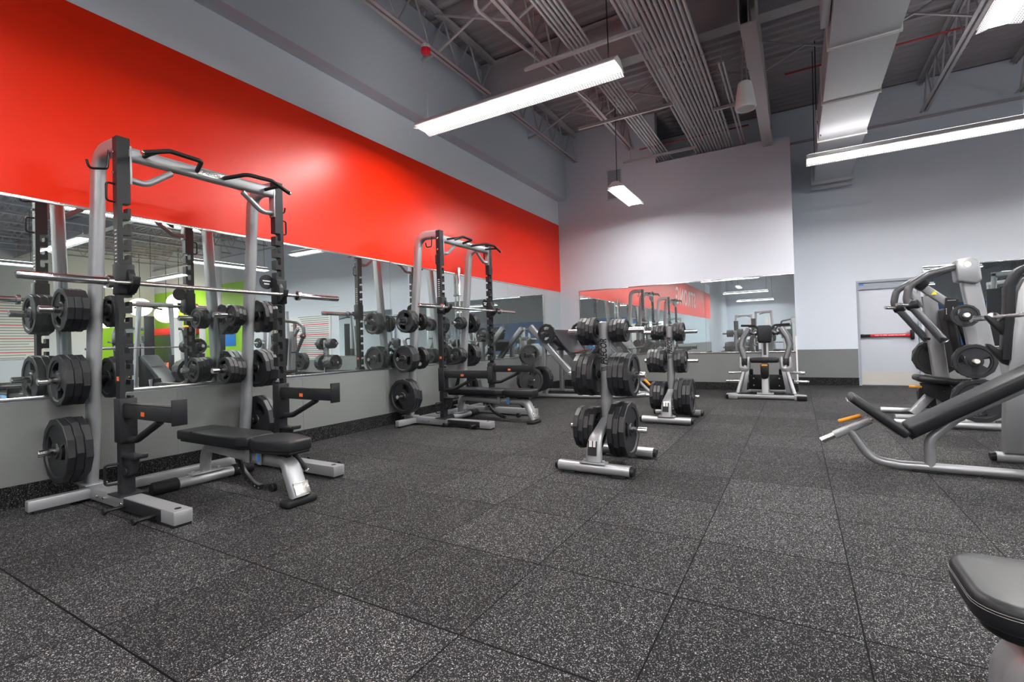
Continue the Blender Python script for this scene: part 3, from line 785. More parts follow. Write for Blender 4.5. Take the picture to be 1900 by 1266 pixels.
# ------------------------------------------------------------------ plate trees
def make_tree(label, loc):
    t = thing('plate_tree', label, 'plate rack', loc)
    for s in (-1, 1):
        y = s * .33
        beam = build('base_beam', sweep(NB(), [(-.285, y, .052), (.285, y, .052)], rrect(.095, .078, .036, 6), hint=(0, 1, 0)), M['silver'], t)
        for q in (-1, 1):
            build('end_cap', sweep(NB(), [(q * .284, y, .052), (q * .31, y, .048)], rrect(.092, .076, .034, 6), hint=(0, 1, 0), scales=[1., .86]), M['black'], beam)
            build('foot_pad', B((q * .2 - .05, y - .035, 0), (q * .2 + .05, y + .035, .016), .004), M['blackgrip'], beam)
        bm = NB(); box(bm, (-.10, y - .05, .088), (.10, y + .05, .098), .003)
        for q in (-1, 1): rod(bm, (q * .075, y, .096), (q * .075, y, .113), .012, 8)
        build('foot_plate', bm, M['silver'], beam)
        pts = fillet([(0, y, .096), (0, y * .93, .26), (0, s * .025, .37)], .14, 8)
        n = len(pts)
        leg = build('arched_leg', sweep(NB(), pts, rrect(.125, .07, .03, 5), hint=(1, 0, 0), scales=[1.0 - .28 * i / (n - 1) for i in range(n)]), M['silver'], t)
        if s < 0:
            build('spec_label', box(NB(), (-.035, y - .030, .15), (.035, y - .0275, .26), 0, rot=Matrix.Rotation(-.18, 4, 'X')), M['charcoal'], leg, smooth=False)
            bm = NB()
            for q in (-1, 1): box(bm, (-.026 if q < 0 else .006, y - .032, .215), (-.002 if q < 0 else .026, y - .0305, .262), 0, rot=Matrix.Rotation(-.18, 4, 'X'), piv=(0, y - .029, .205))
            build('spec_sticker', bm, M['paper'], leg, smooth=False)
    zs = [.30, .38, .5, .62, .75, .9, 1.0, 1.1, 1.17]; sc = [.80, .82, .92, .98, .88, .86, .92, 1.0, .98]
    col = build('column', sweep(NB(), [(0, 0, z) for z in zs], rrect(.10, .10, .044, 6), hint=(1, 0, 0), scales=sc), M['silver'], t)
    build('column_cap', sweep(NB(), [(0, 0, 1.17), (0, 0, 1.178)], rrect(.10, .10, .044, 6), hint=(1, 0, 0), scales=[.94, .8]), M['steel'], t)
    text_mesh('PRECOR', .076, M['black'], col, basis((.003, -.0462, .928), (0, 0, 1), (-1, 0, 0)) @ Matrix.Diagonal((.74, 1, 1, 1)), .03, .3, .0012, 'lettering', 1.0)
    bm = NB()
    for k in range(3):
        x0 = .806 - .012 * k
        prism(bm, [(-.026, x0), (.026, x0 - .012), (.026, x0 - .006), (-.026, x0 + .006)], (.003, -.0447, 0), (-1, 0, 0), (0, 0, 1), .003)
    build('logo_stripe', bm, M['black'], col, smooth=False)
    for z in (1.10, .74, .30):
        for q in (-1, 1):
            build('peg_collar', rod(NB(), (q * .035, 0, z), (q * .062, 0, z), .034, 16), M['black'], t)
            build('storage_peg', rod(NB(), (q * .05, 0, z), (q * .325, 0, z), .0235, 16), M['chrome'], t)
    return t
T1, T2 = V((-1.33, 3.82, 0)), V((-1.335, 6.22, 0))
tree = make_tree('front grey plate tree with black lettering on its column, standing mid floor', T1)
dup(tree, T2, None, 'rear grey plate tree standing behind the first one, nearer the back mirror')
def load_tree(T, who, grp, L, R):
    for nm, z, sz in zip(('top', 'middle', 'bottom'), (1.10, .74, .30), L):
        if sz: stack((T.x - .0635, T.y, z), (-1, 0, 0), sz, '%s left peg of %s' % (nm, who), grp)
    for nm, z, sz in zip(('top', 'middle', 'bottom'), (1.10, .74, .30), R):
        if sz: stack((T.x + .0635, T.y, z), (1, 0, 0), sz, '%s right peg of %s' % (nm, who), grp)
load_tree(T1, 'the front plate tree', 'plates on the front plate tree', ([23] * 4, [35] * 4, [35] * 4), ([19] * 4, [35] * 4, [45] * 3))
load_tree(T2, 'the rear plate tree', 'plates on the rear plate tree', ([19] * 5, [30] * 5, [35] * 4), ([23] * 3, [30] * 3, [45] * 4))

# ------------------------------------------------------------------ seated row machine (symmetric about x = XC, faces the camera)
XC = -.43
t = thing('row_machine', 'grey plate-loaded seated row machine facing out in front of the back mirror', 'exercise machine', (XC, 9.0, 0))
def sym(name, fn, m, parent=None):
    out = []
    for s in (-1, 1): out.append(build(name, fn(s), m, parent or t))
    return out
build('base_bar', sweep(NB(), [(-.46, -.30, .045), (.46, -.30, .045)], rrect(.06, .075, .02, 4), hint=(0, 0, 1)), M['silver'], t)
sym('base_foot', lambda s: prism(NB(), [(s * .40, -.36), (s * .57, -.36), (s * .57, -.27), (s * .46, -.16), (s * .40, -.20)], (0, 0, .045), (1, 0, 0), (0, 1, 0), .085, .012), M['silver'])
sym('foot_cap', lambda s: B((s * .485 - .05, -.385, .005), (s * .485 + .09 * s + .0, -.33, .075), .01), M['black'])
sym('side_rail', lambda s: tube(NB(), [(s * .50, -.26, .05), (s * .30, .25, .06), (s * .22, .70, .06)], .03, 12, .15), M['silver'])
build('rear_bar', sweep(NB(), [(-.28, .42, .06), (.28, .42, .06)], rrect(.06, .06, .02, 4), hint=(0, 0, 1)), M['silver'], t)
sym('slanted_leg', lambda s: sweep(NB(), [(s * .41, -.20, .08), (s * .29, -.05, .52)], rrect(.055, .09, .02, 4), hint=(1, 0, 0)), M['silver'])
sym('leg_plate', lambda s: prism(NB(), [(s * .37, .09), (s * .285, .46), (s * .235, .46), (s * .29, .09)], (0, -.10, 0), (1, 0, 0), (0, 0, 1), .05, .006), M['silver'])
sym('pivot_housing', lambda s: prism(NB(), [(s * .255, .43), (s * .345, .43), (s * .385, .50), (s * .385, .66), (s * .36, .68), (s * .345, .66), (s * .345, .52), (s * .285, .50), (s * .26, .52), (s * .26, .66), (s * .24, .68), (s * .215, .66), (s * .215, .49)], (0, -.07, 0), (1, 0, 0), (0, 0, 1), .12, .012), M['silver'])
sym('pivot_block', lambda s: box(rod(NB(), (s * .255, -.05, .57), (s * .345, -.05, .57), .03), (s * .302 - .035, -.08, .47), (s * .302 + .035, .02, .65), .01), M['charcoal'])
arms = sym('lever_arm', lambda s: sweep(NB(), fillet([(s * .30, -.02, .62), (s * .36, .02, .84), (s * .325, .05, .98), (s * .235, .10, 1.14)], .12, 8), rrect(.085, .10, .036, 5), hint=(1, 0, 0)), M['silver_dark'])
for s, a in zip((-1, 1), arms):
    build('handle', tube(NB(), [(s * .14, .22, 1.03), (s * .10, .25, 1.12), (s * .14, .28, 1.195), (s * .37, .30, 1.205)], .019, 12, .05), M['blackgrip'], a)
    build('arm_link', tube(NB(), [(s * .25, .08, 1.09), (s * .18, .16, 1.05), (s * .09, .25, 1.11)], .022, 12, .05), M['silver_dark'], a)
sym('loading_peg', lambda s: rod(NB(), (s * .35, .02, .415), (s * .56, .02, .405), .024, 16), M['chrome'])
sym('storage_peg', lambda s: rod(NB(), (s * .36, .10, .265), (s * .615, .10, .255), .023, 16), M['chrome'])
sym('peg_collar', lambda s: box(rod(NB(), (s * .35, .10, .265), (s * .40, .10, .263), .04, 18), (s * .22 - .03, .05, .36), (s * .22 + .03, .16, .47), .02), M['charcoal'])
build('foot_board', B((-.27, .18, .11), (.27, .21, .365), .01), M['charcoal'], t)
bm = NB()
for x in (-.19, .19):
    for z in (.18, .30): rod(bm, (x, .165, z), (x, .181, z), .012, 8)
build('board_bolt', bm, M['chrome'], t)
build('seat_post', sweep(NB(), [(0, -.22, .06), (0, -.14, .60)], rrect(.10, .085, .012, 3), hint=(1, 0, 0)), M['silver'], t)
build('post_plate', B((-.12, -.31, .075), (.12, -.15, .10), .006), M['silver'], t)
build('post_bolt', rod(rod(NB(), (-.09, -.26, .09), (-.09, -.26, .125), .014, 8), (.09, -.26, .09), (.09, -.26, .125), .014, 8), M['chrome'], t)
build('seat_carriage', prism(NB(), [(-.062, .56), (.062, .56), (.058, .36), (.03, .325), (-.03, .325), (-.058, .36)], (0, -.22, 0), (1, 0, 0), (0, 0, 1), .09, .012), M['black'], t)
build('seat_lever', B((-.045, -.275, .535), (.045, -.245, .557), .008), M['orange'], t)
build('seat_pad', prism(NB(), [(-.20, -.14), (.20, -.14), (.215, -.06), (.17, .12), (-.17, .12), (-.215, -.06)], (0, -.12, .625), (1, 0, 0), (0, 1, 0), .085, .030, 4), M['vinyl'], t)
build('chest_post', sweep(NB(), [(0, .02, .08), (0, .12, .98)], rrect(.10, .10, .012, 3), hint=(1, 0, 0)), M['silver'], t)
build('post_decal', box(NB(), (-.022, .027, .70), (.022, .034, .90), 0, rot=Matrix.Rotation(-.11, 4, 'X')), M['charcoal'], t)
pd = build('chest_pad', prism(NB(), [(-.085, .90), (.085, .90), (.105, .93), (.112, 1.17), (.09, 1.195), (-.09, 1.195), (-.112, 1.17), (-.105, .93)], (0, .07, 0), (1, 0, 0), (0, 0, 1), .08, .022, 3), M['vinyl'], t)

# ------------------------------------------------------------------ leg press in the corner
t = thing('leg_press', 'grey plate-loaded leg press machine in the corner between the two mirrors', 'exercise machine', (-3.3, 8.4, 0))
W = dict(world=True)
build('base_rail', tube(NB(), [(-4.15, 7.92, .04), (-2.95, 8.05, .04)], .033, 12), M['silver'], t, **W)
build('base_rail', tube(NB(), fillet([(-2.95, 8.05, .04), (-2.75, 8.1, .04), (-2.2, 8.66, .04)], .1), .033, 12), M['silver'], t, **W)
build('base_rail', tube(NB(), [(-4.35, 8.85, .04), (-2.2, 8.75, .04)], .033, 12), M['silver'], t, **W)
build('cross_rail', tube(NB(), [(-4.15, 7.92, .04), (-4.35, 8.85, .04)], .033, 12), M['silver'], t, **W)
build('cross_rail', tube(NB(), [(-3.3, 8.02, .04), (-3.3, 8.8, .04)], .028, 12), M['silver'], t, **W)
for y in (7.98, 8.72):
    build('guide_rail', sweep(NB(), [(-4.27, y, 1.31), (-3.42, y, .40)], rrect(.085, .11, .02, 4), hint=(0, 1, 0)), M['silver'], t, **W)
    build('guide_rod', tube(NB(), [(-4.22, y + .05, 1.22), (-3.40, y + .05, .34)], .016, 10), M['chrome'], t, **W)
    build('frame_column', sweep(NB(), [(-4.0, y + .02, .05), (-4.0, y + .02, 1.02)], rrect(.075, .09, .012, 3), hint=(1, 0, 0)), M['silver'], t, **W)
    build('seat_strut', tube(NB(), [(-3.42, y, .40), (-2.85, y, .07)], .03, 12), M['silver'], t, **W)
R45 = Matrix.Rotation(math.radians(43), 4, 'Y')
build('sled', box(NB(), (-3.98, 8.0, .93), (-3.70, 8.70, 1.01), .015, rot=R45), M['silver_dark'], t, **W)
build('foot_platform', box(NB(), (-3.68, 7.98, .72), (-3.64, 8.74, 1.30), .015, rot=Matrix.Rotation(math.radians(-40), 4, 'Y')), M['charcoal'], t, **W)
bm = NB(); rod(bm, (-3.88, 7.90, 1.17), (-3.88, 7.68, 1.17), .024); build('sled_peg', bm, M['chrome'], t, **W)
bm = NB(); rod(bm, (-3.62, 8.72, 1.2), (-3.62, 8.95, 1.2), .024); build('sled_peg', bm, M['chrome'], t, **W)
build('back_rest', box(NB(), (-3.20, 8.14, .42), (-3.11, 8.60, 1.04), .03, 3, rot=Matrix.Rotation(math.radians(42), 4, 'Y')), M['vinyl'], t, **W)
build('seat_cushion', box(NB(), (-3.46, 8.14, .30), (-3.06, 8.60, .39), .03, 3, rot=Matrix.Rotation(math.radians(-18), 4, 'Y')), M['vinyl'], t, **W)
build('shoulder_pad', box(NB(), (-2.98, 8.2, 1.0), (-2.80, 8.54, 1.09), .03, 3, rot=Matrix.Rotation(math.radians(42), 4, 'Y')), M['vinyl'], t, **W)
build('handle_tube', tube(NB(), fillet([(-3.52, 7.98, .80), (-3.3, 7.95, .83), (-3.05, 7.95, .86)], .05), .02, 10), M['chrome'], t, **W)
build('adjust_tube', tube(NB(), [(-2.52, 8.6, .36), (-2.24, 8.6, .08)], .028, 12), M['silver'], t, **W)
build('adjust_lever', box(NB(), (-2.34, 8.54, .24), (-2.20, 8.58, .275), .01, rot=Matrix.Rotation(math.radians(45), 4, 'Y')), M['orange'], t, **W)
build('back_strut', tube(NB(), [(-2.95, 8.37, .62), (-2.35, 8.37, .08)], .03, 12), M['silver'], t, **W)
# storage post beside the leg press
sp_ = build('storage_column', sweep(NB(), [(-4.12, 7.45, .02), (-4.12, 7.45, 1.05)], rrect(.08, .09, .012, 3), hint=(1, 0, 0)), M['silver'], t, **W)
for z in (.81, .37): build('storage_peg', rod(NB(), (-4.08, 7.42, z), (-3.78, 7.16, z), .024, 14), M['chrome'], t, **W)
build('storage_peg', rod(NB(), (-4.0, 7.96, .36), (-4.0, 7.72, .36), .024, 14), M['chrome'], t, **W)
build('storage_rail', tube(NB(), [(-4.12, 7.45, .04), (-4.15, 7.92, .04)], .033, 12), M['silver'], t, **W)
G = 'plates on the leg press'
stack((-3.88, 7.895, 1.17), (0, -1, 0), [35], 'the near sled peg of the leg press', G)
stack((-3.62, 8.76, 1.2), (0, 1, 0), [35], 'the far sled peg of the leg press', G)
dd = V((.30, -.26, 0)).normalized()
stack(V((-4.08, 7.42, .81)) + dd * .14, dd, [35, 35], 'the upper storage peg beside the leg press', G)
stack(V((-4.08, 7.42, .37)) + dd * .12, dd, [45, 45, 45], 'the lower storage peg beside the leg press', G)
stack((-4.0, 7.90, .36), (0, -1, 0), [45, 45, 45], 'the low frame peg of the leg press', G)

# ------------------------------------------------------------------ incline olympic bench at the right
t = thing('incline_bench', 'black padded incline bench with a grey tube frame and racked barbell', 'bench', (.95, 4.55, 0))
build('base_tube', tube(NB(), fillet([(.36, 4.55, .30), (.50, 4.55, .06), (.66, 4.55, .036), (1.40, 4.55, .036), (1.62, 4.55, .20), (1.70, 4.55, .50)], .16, 10), .032, 16), M['silver'], t, **W)
build('seat_sleeve', sweep(NB(), [(.27, 4.55, .228), (.50, 4.55, .362)], rrect(.062, .062, .022, 4), hint=(0, 1, 0)), M['silver'], t, **W)
build('seat_slide', tube(NB(), [(.19, 4.55, .184), (.57, 4.55, .402)], .024, 16), M['steel'], t, **W)
build('slide_cap', tube(NB(), [(.182, 4.55, .179), (.192, 4.55, .185)], .0255, 16), M['chrome'], t, **W)
build('seat_lever', box(NB(), (.29, 4.525, .352), (.45, 4.565, .378), .012, 3, rot=Matrix.Rotation(math.radians(-20), 4, 'Y')), M['orange'], t, **W)
def tilted_pad(x0, z0, x1, z1, y0, y1, th, taper=1., bev=.022):
    a, b = V((x0, 0, z0)), V((x1, 0, z1)); d = (b - a); L = d.length; d.normalize(); n = V((0, 1, 0)).cross(d) * -1
    if n.z < 0: n = -n
    yc, h = (y0 + y1) / 2, (y1 - y0) / 2
    poly = [(0, -h * taper), (L, -h), (L, h), (0, h * taper)]
    return prism(NB(), poly, a + V((0, yc, 0)) - n * th / 2, d, (0, 1, 0), th, bev, 3)
sd = build('seat_pad', tilted_pad(.395, .565, .725, .300, 4.38, 4.72, .062), M['vinyl'], t, **W)
bm = tilted_pad(.36, .515, .66, .275, 4.46, 4.64, .012, bev=.002); build('seat_bracket', bm, M['steel'], t, **W)
bd = build('back_pad', tilted_pad(.70, .335, 1.72, .985, 4.40, 4.70, .085, .92), M['vinyl'], t, **W)
build('pad_underside', tilted_pad(.72, .262, 1.72, .905, 4.43, 4.67, .02, .9, .006), M['black'], t, **W)
build('back_support', sweep(NB(), fillet([(.845, 4.55, .04), (.845, 4.55, .235), (1.0, 4.55, .40), (1.72, 4.55, .86)], .12, 8), circ(.032, 16)), M['silver'], t, **W)
build('base_foot', B((.74, 4.51, 0), (.92, 4.59, .012), .003), M['blackgrip'], t, **W)
build('base_foot', B((1.12, 4.51, 0), (1.32, 4.59, .012), .003), M['blackgrip'], t, **W)
for y, nm in ((5.08, 'far'), (4.02, 'near')):
    build('upright_foot', sweep(NB(), [(1.33, y, .045), (2.05, y, .045)], rrect(.075, .075, .03, 5), hint=(0, 0, 1)), M['silver'], t, **W)
    build('foot_cap', sweep(NB(), [(1.331, y, .045), (1.30, y, .04)], rrect(.074, .074, .03, 5), hint=(0, 0, 1), scales=[1, .85]), M['black'], t, **W)
    build('upright_panel', prism(NB(), [(1.37, .08), (1.53, .08), (1.54, .5), (1.63, 1.42), (1.57, 1.44), (1.52, 1.40), (1.48, 1.30), (1.39, .5)], (0, y, 0), (1, 0, 0), (0, 0, 1), .09, .01), M['silver'], t, **W)
    pan = build('hook_guard', sweep(NB(), fillet([(1.405, y, .79), (1.425, y, 1.05), (1.447, y, 1.36), (1.50, y, 1.475), (1.65, y, 1.49)], .10, 8), rrect(.098, .052, .008, 2), hint=(0, 1, 0)), M['charcoal'], t, **W)
    for z in (1.08, .86):
        build('bar_hook', prism(NB(), [(1.43, z - .12), (1.43, z - .05), (1.325, z + .05), (1.302, z + .055), (1.305, z + .03), (1.39, z - .10)], (0, y, 0), (1, 0, 0), (0, 0, 1), .06, .006), M['charcoal'], t, **W)
    build('upright_arm', sweep(NB(), [(1.50, y, .46), (1.85, 4.55 + (y - 4.55) * .4, .33)], rrect(.05, .11, .015, 3), hint=(0, 1, 0)), M['silver'], t, **W)
build('rear_cross', tube(NB(), [(1.85, 4.02, .33), (1.85, 5.08, .33)], .03, 12), M['silver'], t, **W)
b4 = dup(bar, (1.385, 4.55, 1.1185), 0, 'chrome barbell resting on the incline bench hooks')

# ------------------------------------------------------------------ shoulder press machine at the right
t = thing('shoulder_press', 'grey plate-loaded shoulder press machine standing before the exit door', 'exercise machine', (1.5, 7.2, 0))
for y in (7.72, 6.62):
    build('base_tube', tube(NB(), fillet([(.92, y - .1 if y > 7 else y, .045), (1.22, y - .1 if y > 7 else y, .045), (2.1, y, .045)], .1), .035, 14), M['silver'], t, **W)
build('base_tube', tube(NB(), [(.98, 7.02, .045), (1.26, 7.06, .045), (1.62, 6.80, .045)], .035, 14, .1), M['silver'], t, **W)
build('cross_tube', tube(NB(), [(2.0, 6.62, .045), (2.0, 7.72, .045)], .035, 14), M['silver'], t, **W)
build('mast', sweep(NB(), [(1.90, 7.12, .05), (1.69, 7.12, 1.58)], rrect(.12, .15, .016, 3), hint=(0, 1, 0)), M['silver'], t, **W)
hd = build('mast_head', prism(NB(), [(1.57, 1.56), (1.735, 1.52), (1.775, 1.56), (1.76, 1.76), (1.70, 1.81), (1.58, 1.80), (1.555, 1.75)], (0, 7.10, 0), (1, 0, 0), (0, 0, 1), .20, .02, 3), M['silver'], t, **W)
o = build('head_badge', rod(NB(), (1.655, 7.0, 1.735), (1.655, 6.994, 1.735), .034, 20), M['white'], t, **W)
text_mesh('PRECOR', .036, M['frame'], t, Matrix.Translation(-t.location) @ basis((1.66, 6.9985, 1.665), (1, 0, 0), (0, 0, 1)), .02, .25, .001, 'lettering')
build('seat_column', sweep(NB(), [(1.52, 7.45, .10), (1.40, 7.45, 1.44)], rrect(.11, .14, .016, 3), hint=(0, 1, 0)), M['silver'], t, **W)
build('column_foot', sweep(NB(), [(1.18, 7.25, .06), (1.42, 7.30, .36)], rrect(.09, .09, .014, 3), hint=(0, 1, 0)), M['silver'], t, **W)
build('diagonal_brace', sweep(NB(), [(1.60, 7.05, 1.22), (1.27, 7.0, 1.52)], rrect(.075, .085, .012, 3), hint=(0, 1, 0)), M['silver'], t, **W)
build('diagonal_brace', sweep(NB(), [(1.42, 7.45, 1.28), (1.22, 7.45, 1.50)], rrect(.07, .08, .012, 3), hint=(0, 1, 0)), M['silver'], t, **W)
build('warning_sticker', prism(NB(), [(0, 0), (.05, 0), (.03, .045)], (1.335, 6.950, 1.425), (1, 0, 0), (0, 0, 1), .003), M['yellow'], t, smooth=False, **W)
build('brace_socket', box(NB(), (1.20, 6.93, 1.49), (1.31, 7.06, 1.61), .02, rot=Matrix.Rotation(math.radians(42), 4, 'Y')), M['charcoal'], t, **W)
build('back_strut', sweep(NB(), [(1.62, 7.2, 1.1), (1.84, 7.2, .22)], rrect(.09, .06, .01, 3), hint=(0, 1, 0)), M['charcoal'], t, **W)
build('back_pad', box(NB(), (1.50, 7.05, .60), (1.59, 7.38, 1.28), .03, 3, rot=Matrix.Rotation(math.radians(-7), 4, 'Y')), M['vinyl'], t, **W)
for y, dx in ((6.85, 0.), (7.52, -.02)):
    a = build('press_arm', tube(NB(), fillet([(1.60, 7.08 if y < 7 else 7.14, 1.73), (1.31, y, 1.655), (1.13 + dx, y, 1.53), (1.10 + dx, y, 1.36), (1.16 + dx, y, 1.27)], .13, 10), .038, 16), M['silver_dark'], t, **W)
    build('pivot_ball', lathe(NB(), [(0, -.055), (.045, -.055), (.055, -.03), (.055, .03), (.045, .055), (0, .055)], (1.155 + dx, y, 1.315), (.9, -.4, .25), 18), M['charcoal'], t, **W)
    build('loading_peg', rod(NB(), (1.15 + dx, y, 1.315), (1.00 + dx, y - .10, 1.325), .020, 14), M['chrome'], t, **W)
    build('press_lever', tube(NB(), [(1.16 + dx, y, 1.28), (1.41 + dx, y, .91)], .040, 16), M['silver_dark'], t, **W)
    build('lever_cap', tube(NB(), [(1.408 + dx, y, .913), (1.418 + dx, y, .899)], .0405, 16), M['chrome'], t, **W)
    build('hand_grip', rod(NB(), (1.38 + dx, y, .94), (1.40 + dx, y - .14, .93), .016, 12), M['blackgrip'], t, **W)
pl = build('instruction_placard', prism(NB(), [(1.43, 1.14), (1.55, 1.12), (1.57, 1.36), (1.46, 1.385)], (0, 6.98, 0), (1, 0, 0), (0, 0, 1), .006), M['black'], t, smooth=False, **W)
bm = NB(); box(bm, (1.475, 6.975, 1.350), (1.545, 6.9765, 1.357)); box(bm, (1.46, 6.975, 1.20), (1.466, 6.9765, 1.25)); box(bm, (1.457, 6.975, 1.255), (1.468, 6.9765, 1.268)); box(bm, (1.515, 6.975, 1.255), (1.524, 6.9765, 1.28)); box(bm, (1.51, 6.975, 1.19), (1.52, 6.9765, 1.21))
build('placard_print', bm, M['greyline'], t, smooth=False, **W)
build('seat_pad', box(NB(), (1.20, 7.02, .43), (1.56, 7.38, .50), .028, 3, rot=Matrix.Rotation(math.radians(7), 4, 'Y')), M['vinyl'], t, **W)
build('seat_bracket', prism(NB(), [(1.24, .43), (1.50, .41), (1.60, .33), (1.60, .16), (1.50, .16), (1.40, .24), (1.28, .30)], (0, 7.16, 0), (1, 0, 0), (0, 0, 1), .06, .006), M['charcoal'], t, **W)
build('seat_lever', B((1.14, 7.13, .375), (1.26, 7.16, .40), .008), M['orange'], t, **W)
bm = NB()
for p in ((1.44, 7.125, .34), (1.53, 7.125, .33), (1.55, 7.125, .20)): rod(bm, p, (p[0], p[1] - .014, p[2]), .012, 8)
build('bracket_bolt', bm, M['chrome'], t, **W)
# loading uprights carrying pegs towards the camera
build('peg_frame', sweep(NB(), [(1.72, 6.80, .05), (1.585, 6.80, 1.25)], rrect(.07, .10, .014, 3), hint=(0, 1, 0)), M['silver'], t, **W)
for (x, z) in ((1.55, 1.17), (1.61, .70), (1.64, .30)):
    build('storage_peg', rod(NB(), (x, 6.79, z), (x - .02, 6.52, z + .005), .024, 16), M['pegend'], t, **W)
build('storage_peg', rod(NB(), (1.50, 7.52, .70), (1.49, 7.95, .70), .024, 16), M['chrome'], t, **W)
build('storage_peg', rod(NB(), (1.53, 7.52, .235), (1.52, 7.95, .235), .024, 16), M['chrome'], t, **W)
G = 'plates on the shoulder press'
stack((1.543, 6.66, 1.172), (-.07, -1, .0), [23], 'the top peg of the shoulder press', G, rots=[.6])
stack((1.60, 6.70, .702), (-.07, -1, .0), [35, 35], 'the middle near peg of the shoulder press', G, rots=[.3, .1])
stack((1.628, 6.70, .302), (-.07, -1, .0), [45, 45], 'the bottom near peg of the shoulder press', G, rots=[1.5, 1.75])
stack((1.495, 7.66, .70), (0, 1, 0), [45, 45, 45], 'the far middle peg of the shoulder press', G)
stack((1.525, 7.66, .236), (0, 1, 0), [45, 45], 'the far low peg of the shoulder press', G)
SHP = t

# ------------------------------------------------------------------ the rest of the gym, shown by the mirrors
# red wall lettering, read in the back mirror
t = thing('wall_lettering', 'large white painted lettering on the red wall behind the camera, read in the back mirror', 'lettering', (XL + .004, -4.6, 2.9))
text_mesh('STRONG', 1.05, M['white'], t, basis((0, 0, 0), (0, 1, 0), (0, 0, 1)), .02, 0, .002, 'lettering', 1.25)
# globes
gl = thing('globe_pendant', 'round glowing globe pendant hanging far right, reflected behind the nearest rack', 'pendant lamp', (15.4, 9.95, 3.0), 0, 'globe pendants seen in the mirror')
build('globe', lathe(NB(), [(0, -.38)] + [(.45 * math.cos(a), .38 * math.sin(a)) for a in [(-PI / 2 + PI * k / 14) for k in range(1, 14)]] + [(0, .38)], (0, 0, 0), (0, 0, 1), 24), M['globe'], gl)
build('globe_cord', tube(NB(), [(0, 0, .37), (0, 0, 2.3)], .01, 6), M['black'], gl)
for x, y, z in ((15.2, 10.88, 2.72), (13.7, 10.7, 3.15), (16.2, 9.0, 2.5)): dup(gl, (x, y, z))
# white structural column
for x, y in ((10.6, 10.7), (9.0, -1.4), (3.3, -9.5), (12.5, -9.5)):
    struct('column_1', lathe(NB(), [(0, 0), (.11, 0), (.11, ZC), (0, ZC)], (x, y, 0), (0, 0, 1), 24), M['white'])
# timetable boards with red and grey lines
def board(lo, hi, axis, lab):
    lo, hi = V(lo), V(hi); t = thing('timetable_sign', lab, 'board', (lo + hi) / 2)
    build('board_panel', B(lo, hi, .004), M['paper'], t, world=True)
    bg, br = NB(), NB(); n = 22
    for k in range(n):
        z = lo.z + (hi.z - lo.z) * (k + .5) / n
        if axis == 'x': a, b = (lo.x - .004, lo.y + .1, z - .016), (lo.x, hi.y - .1 - random.random() * .6, z + .016)
        else: a, b = (lo.x + .1, lo.y - .004, z - .016), (hi.x - .1 - random.random() * .6, lo.y, z + .016)
        box(br if k % 5 == 2 else bg, a, b)
    build('board_lines', bg, M['greyline'], t, world=True, smooth=False); build('board_headings', br, M['redpaint'], t, world=True, smooth=False)
board((XR - .04, 4.3, .9), (XR - .005, 7.5, 3.3), 'x', 'big white board with grey and red lines, reflected at the far left')
board((5.0, YD - .035, .6), (7.3, YD - .008, 2.2), 'y', 'white board with red lines on the door wall, reflected between the two racks')
# red and dark cabinets, blue notice, orange balls by the green walls
t = thing('dark_cabinet', 'tall dark cabinet with a red header, reflected between the posts of the nearest rack', 'cabinet', (15.6, YD - .35, 0))
build('cabinet_body', B((14.4, YD - .6, 0), (16.8, YD - .02, 1.8), .01), M['darkcab'], t, world=True)
build('cabinet_header', B((13.6, YD - .62, 1.8), (17.2, YD - .02, 2.1), .01), M['redpaint'], t, world=True)
t = props(build('notice_sign', B((10.9, YD - .02, 1.2), (12.3, YD - .004, 2.0), .004), M['blue'], loc=(11.6, YD, 1.6)), 'blank blue notice panel on the lime green wall, reflected between rack posts', 'notice')
for i, (x, y) in enumerate(((13.6, 10.3), (17.1, 10.2), (11.4, 11.0))):
    props(build('exercise_ball', lathe(NB(), [(0, 0)] + [(.3 * math.sin(a), .3 - .3 * math.cos(a)) for a in [PI * k / 12 for k in range(1, 12)]] + [(0, .6)], (0, 0, 0), (0, 0, 1), 20), M['orangeball'], loc=None), 'orange exercise ball by the green wall, seen in the mirror', 'ball', 'orange exercise balls').location = (x, y, 0)
quadbox('floor_blue_mat', (6.2, -1.2, 0), (11.5, 4.2, .012), M['bluemat'])
quadbox('window_1', (.3, YR, .4), (1.9, YR + .03, 2.4), M['window'])

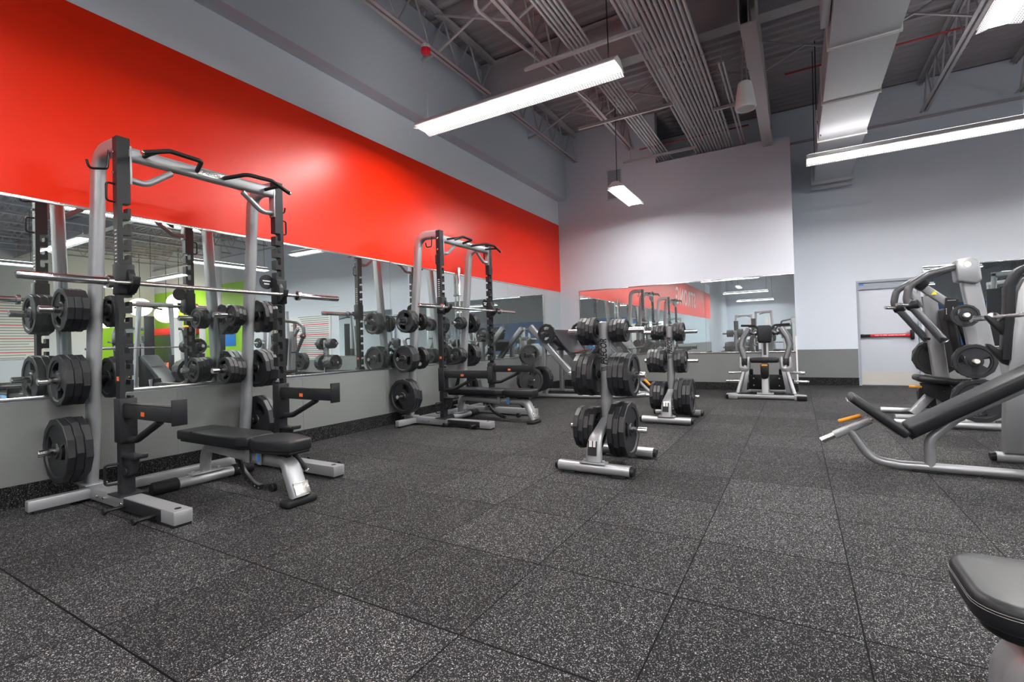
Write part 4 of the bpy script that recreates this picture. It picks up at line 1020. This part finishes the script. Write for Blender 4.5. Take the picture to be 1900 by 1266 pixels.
# cable towers (mirror only)
def make_tower(label, loc, rz=0, group=None):
    t = thing('cable_tower', label, 'exercise machine', loc, rz, group)
    for s in (-1, 1):
        build('tower_post', sweep(NB(), [(s * .55, 0, .05), (s * .40, 0, 2.25)], rrect(.09, .09, .015, 3), hint=(0, 1, 0)), M['silver'], t)
        build('weight_stack', B((s * .38 - .10, .05, .15), (s * .38 + .10, .25, .95), .004), M['black'], t)
        build('stack_cover', B((s * .38 - .12, .26, .1), (s * .38 + .12, .28, 1.9), .004), M['white'] if s > 0 else M['charcoal'], t)
        build('base_tube', tube(NB(), [(s * .55, -.5, .04), (s * .55, .5, .04)], .04, 10), M['silver'], t)
    build('top_beam', sweep(NB(), [(-.45, 0, 2.22), (.45, 0, 2.22)], rrect(.10, .09, .015, 3), hint=(0, 0, 1)), M['silver'], t)
    build('pull_handle', tube(NB(), [(-.35, -.2, 2.12), (-.15, -.35, 2.18), (.15, -.35, 2.18), (.35, -.2, 2.12)], .02, 10, .05), M['blackgrip'], t)
    build('seat_pad', B((-.18, -.45, .42), (.18, -.08, .5), .03), M['vinyl'], t)
    build('seat_post', B((-.04, -.3, 0), (.04, -.2, .42), .005), M['silver'], t)
    return t
GT = 'cable towers seen in the mirrors'
lab = 'tall grey cable tower behind the camera, visible only in the mirrors'
tw = make_tower(lab, (4.2, 8.6, 0), .4, GT)
for x, y, r in ((5.9, 10.2, .2), (4.6, 5.9, 1.3), (7.2, 8.4, -.3), (-1.4, -7.5, .5), (.2, -9.5, 1.2), (-2.6, -10.8, 0.), (7.8, 3.2, 1.5)): dup(tw, (x, y, 0), r)
GS = 'shoulder presses seen in the mirrors'
for x, y, r in ((3.9, 1.6, 2.6), (6.6, 6.2, .5), (-.2, -5.0, 1.4), (3.4, -2.6, 2.2)):
    o = dup(SHP, (x, y, 0), r, 'spare grey shoulder press behind the camera, visible only in the mirrors', GS)
GP = 'plate trees seen in the mirrors'
for x, y in ((2.9, 2.4), (-1.5, -2.2), (5.4, 1.4)):
    o = dup(tree, (x, y, 0), .3, 'plate tree behind the camera, visible only in the mirrors', GP)
GBn = 'benches seen in the mirrors'
for x, y, r in ((4.8, 3.4, 2.4), (-2.2, -1.0, PI / 2), (-.6, -3.4, 1.0), (7.0, 1.2, .3)):
    o = dup(bench, (x, y, 0), r, 'adjustable bench behind the camera, visible only in the mirrors', GBn)

# ------------------------------------------------------------------ light and colour
w = bpy.data.worlds.new('world'); SC.world = w; w.use_nodes = True
w.node_tree.nodes['Background'].inputs[0].default_value = (.75, .8, .9, 1); w.node_tree.nodes['Background'].inputs[1].default_value = .1
SC.view_settings.view_transform = 'Standard'
SC.view_settings.look = 'None'
SC.view_settings.exposure = .55
SC.view_settings.gamma = 1.0
cy = SC.cycles
cy.use_denoising = True
cy.max_bounces = 10; cy.diffuse_bounces = 5; cy.glossy_bounces = 6
cy.sample_clamp_indirect = 6
cy.caustics_reflective = False; cy.caustics_refractive = False
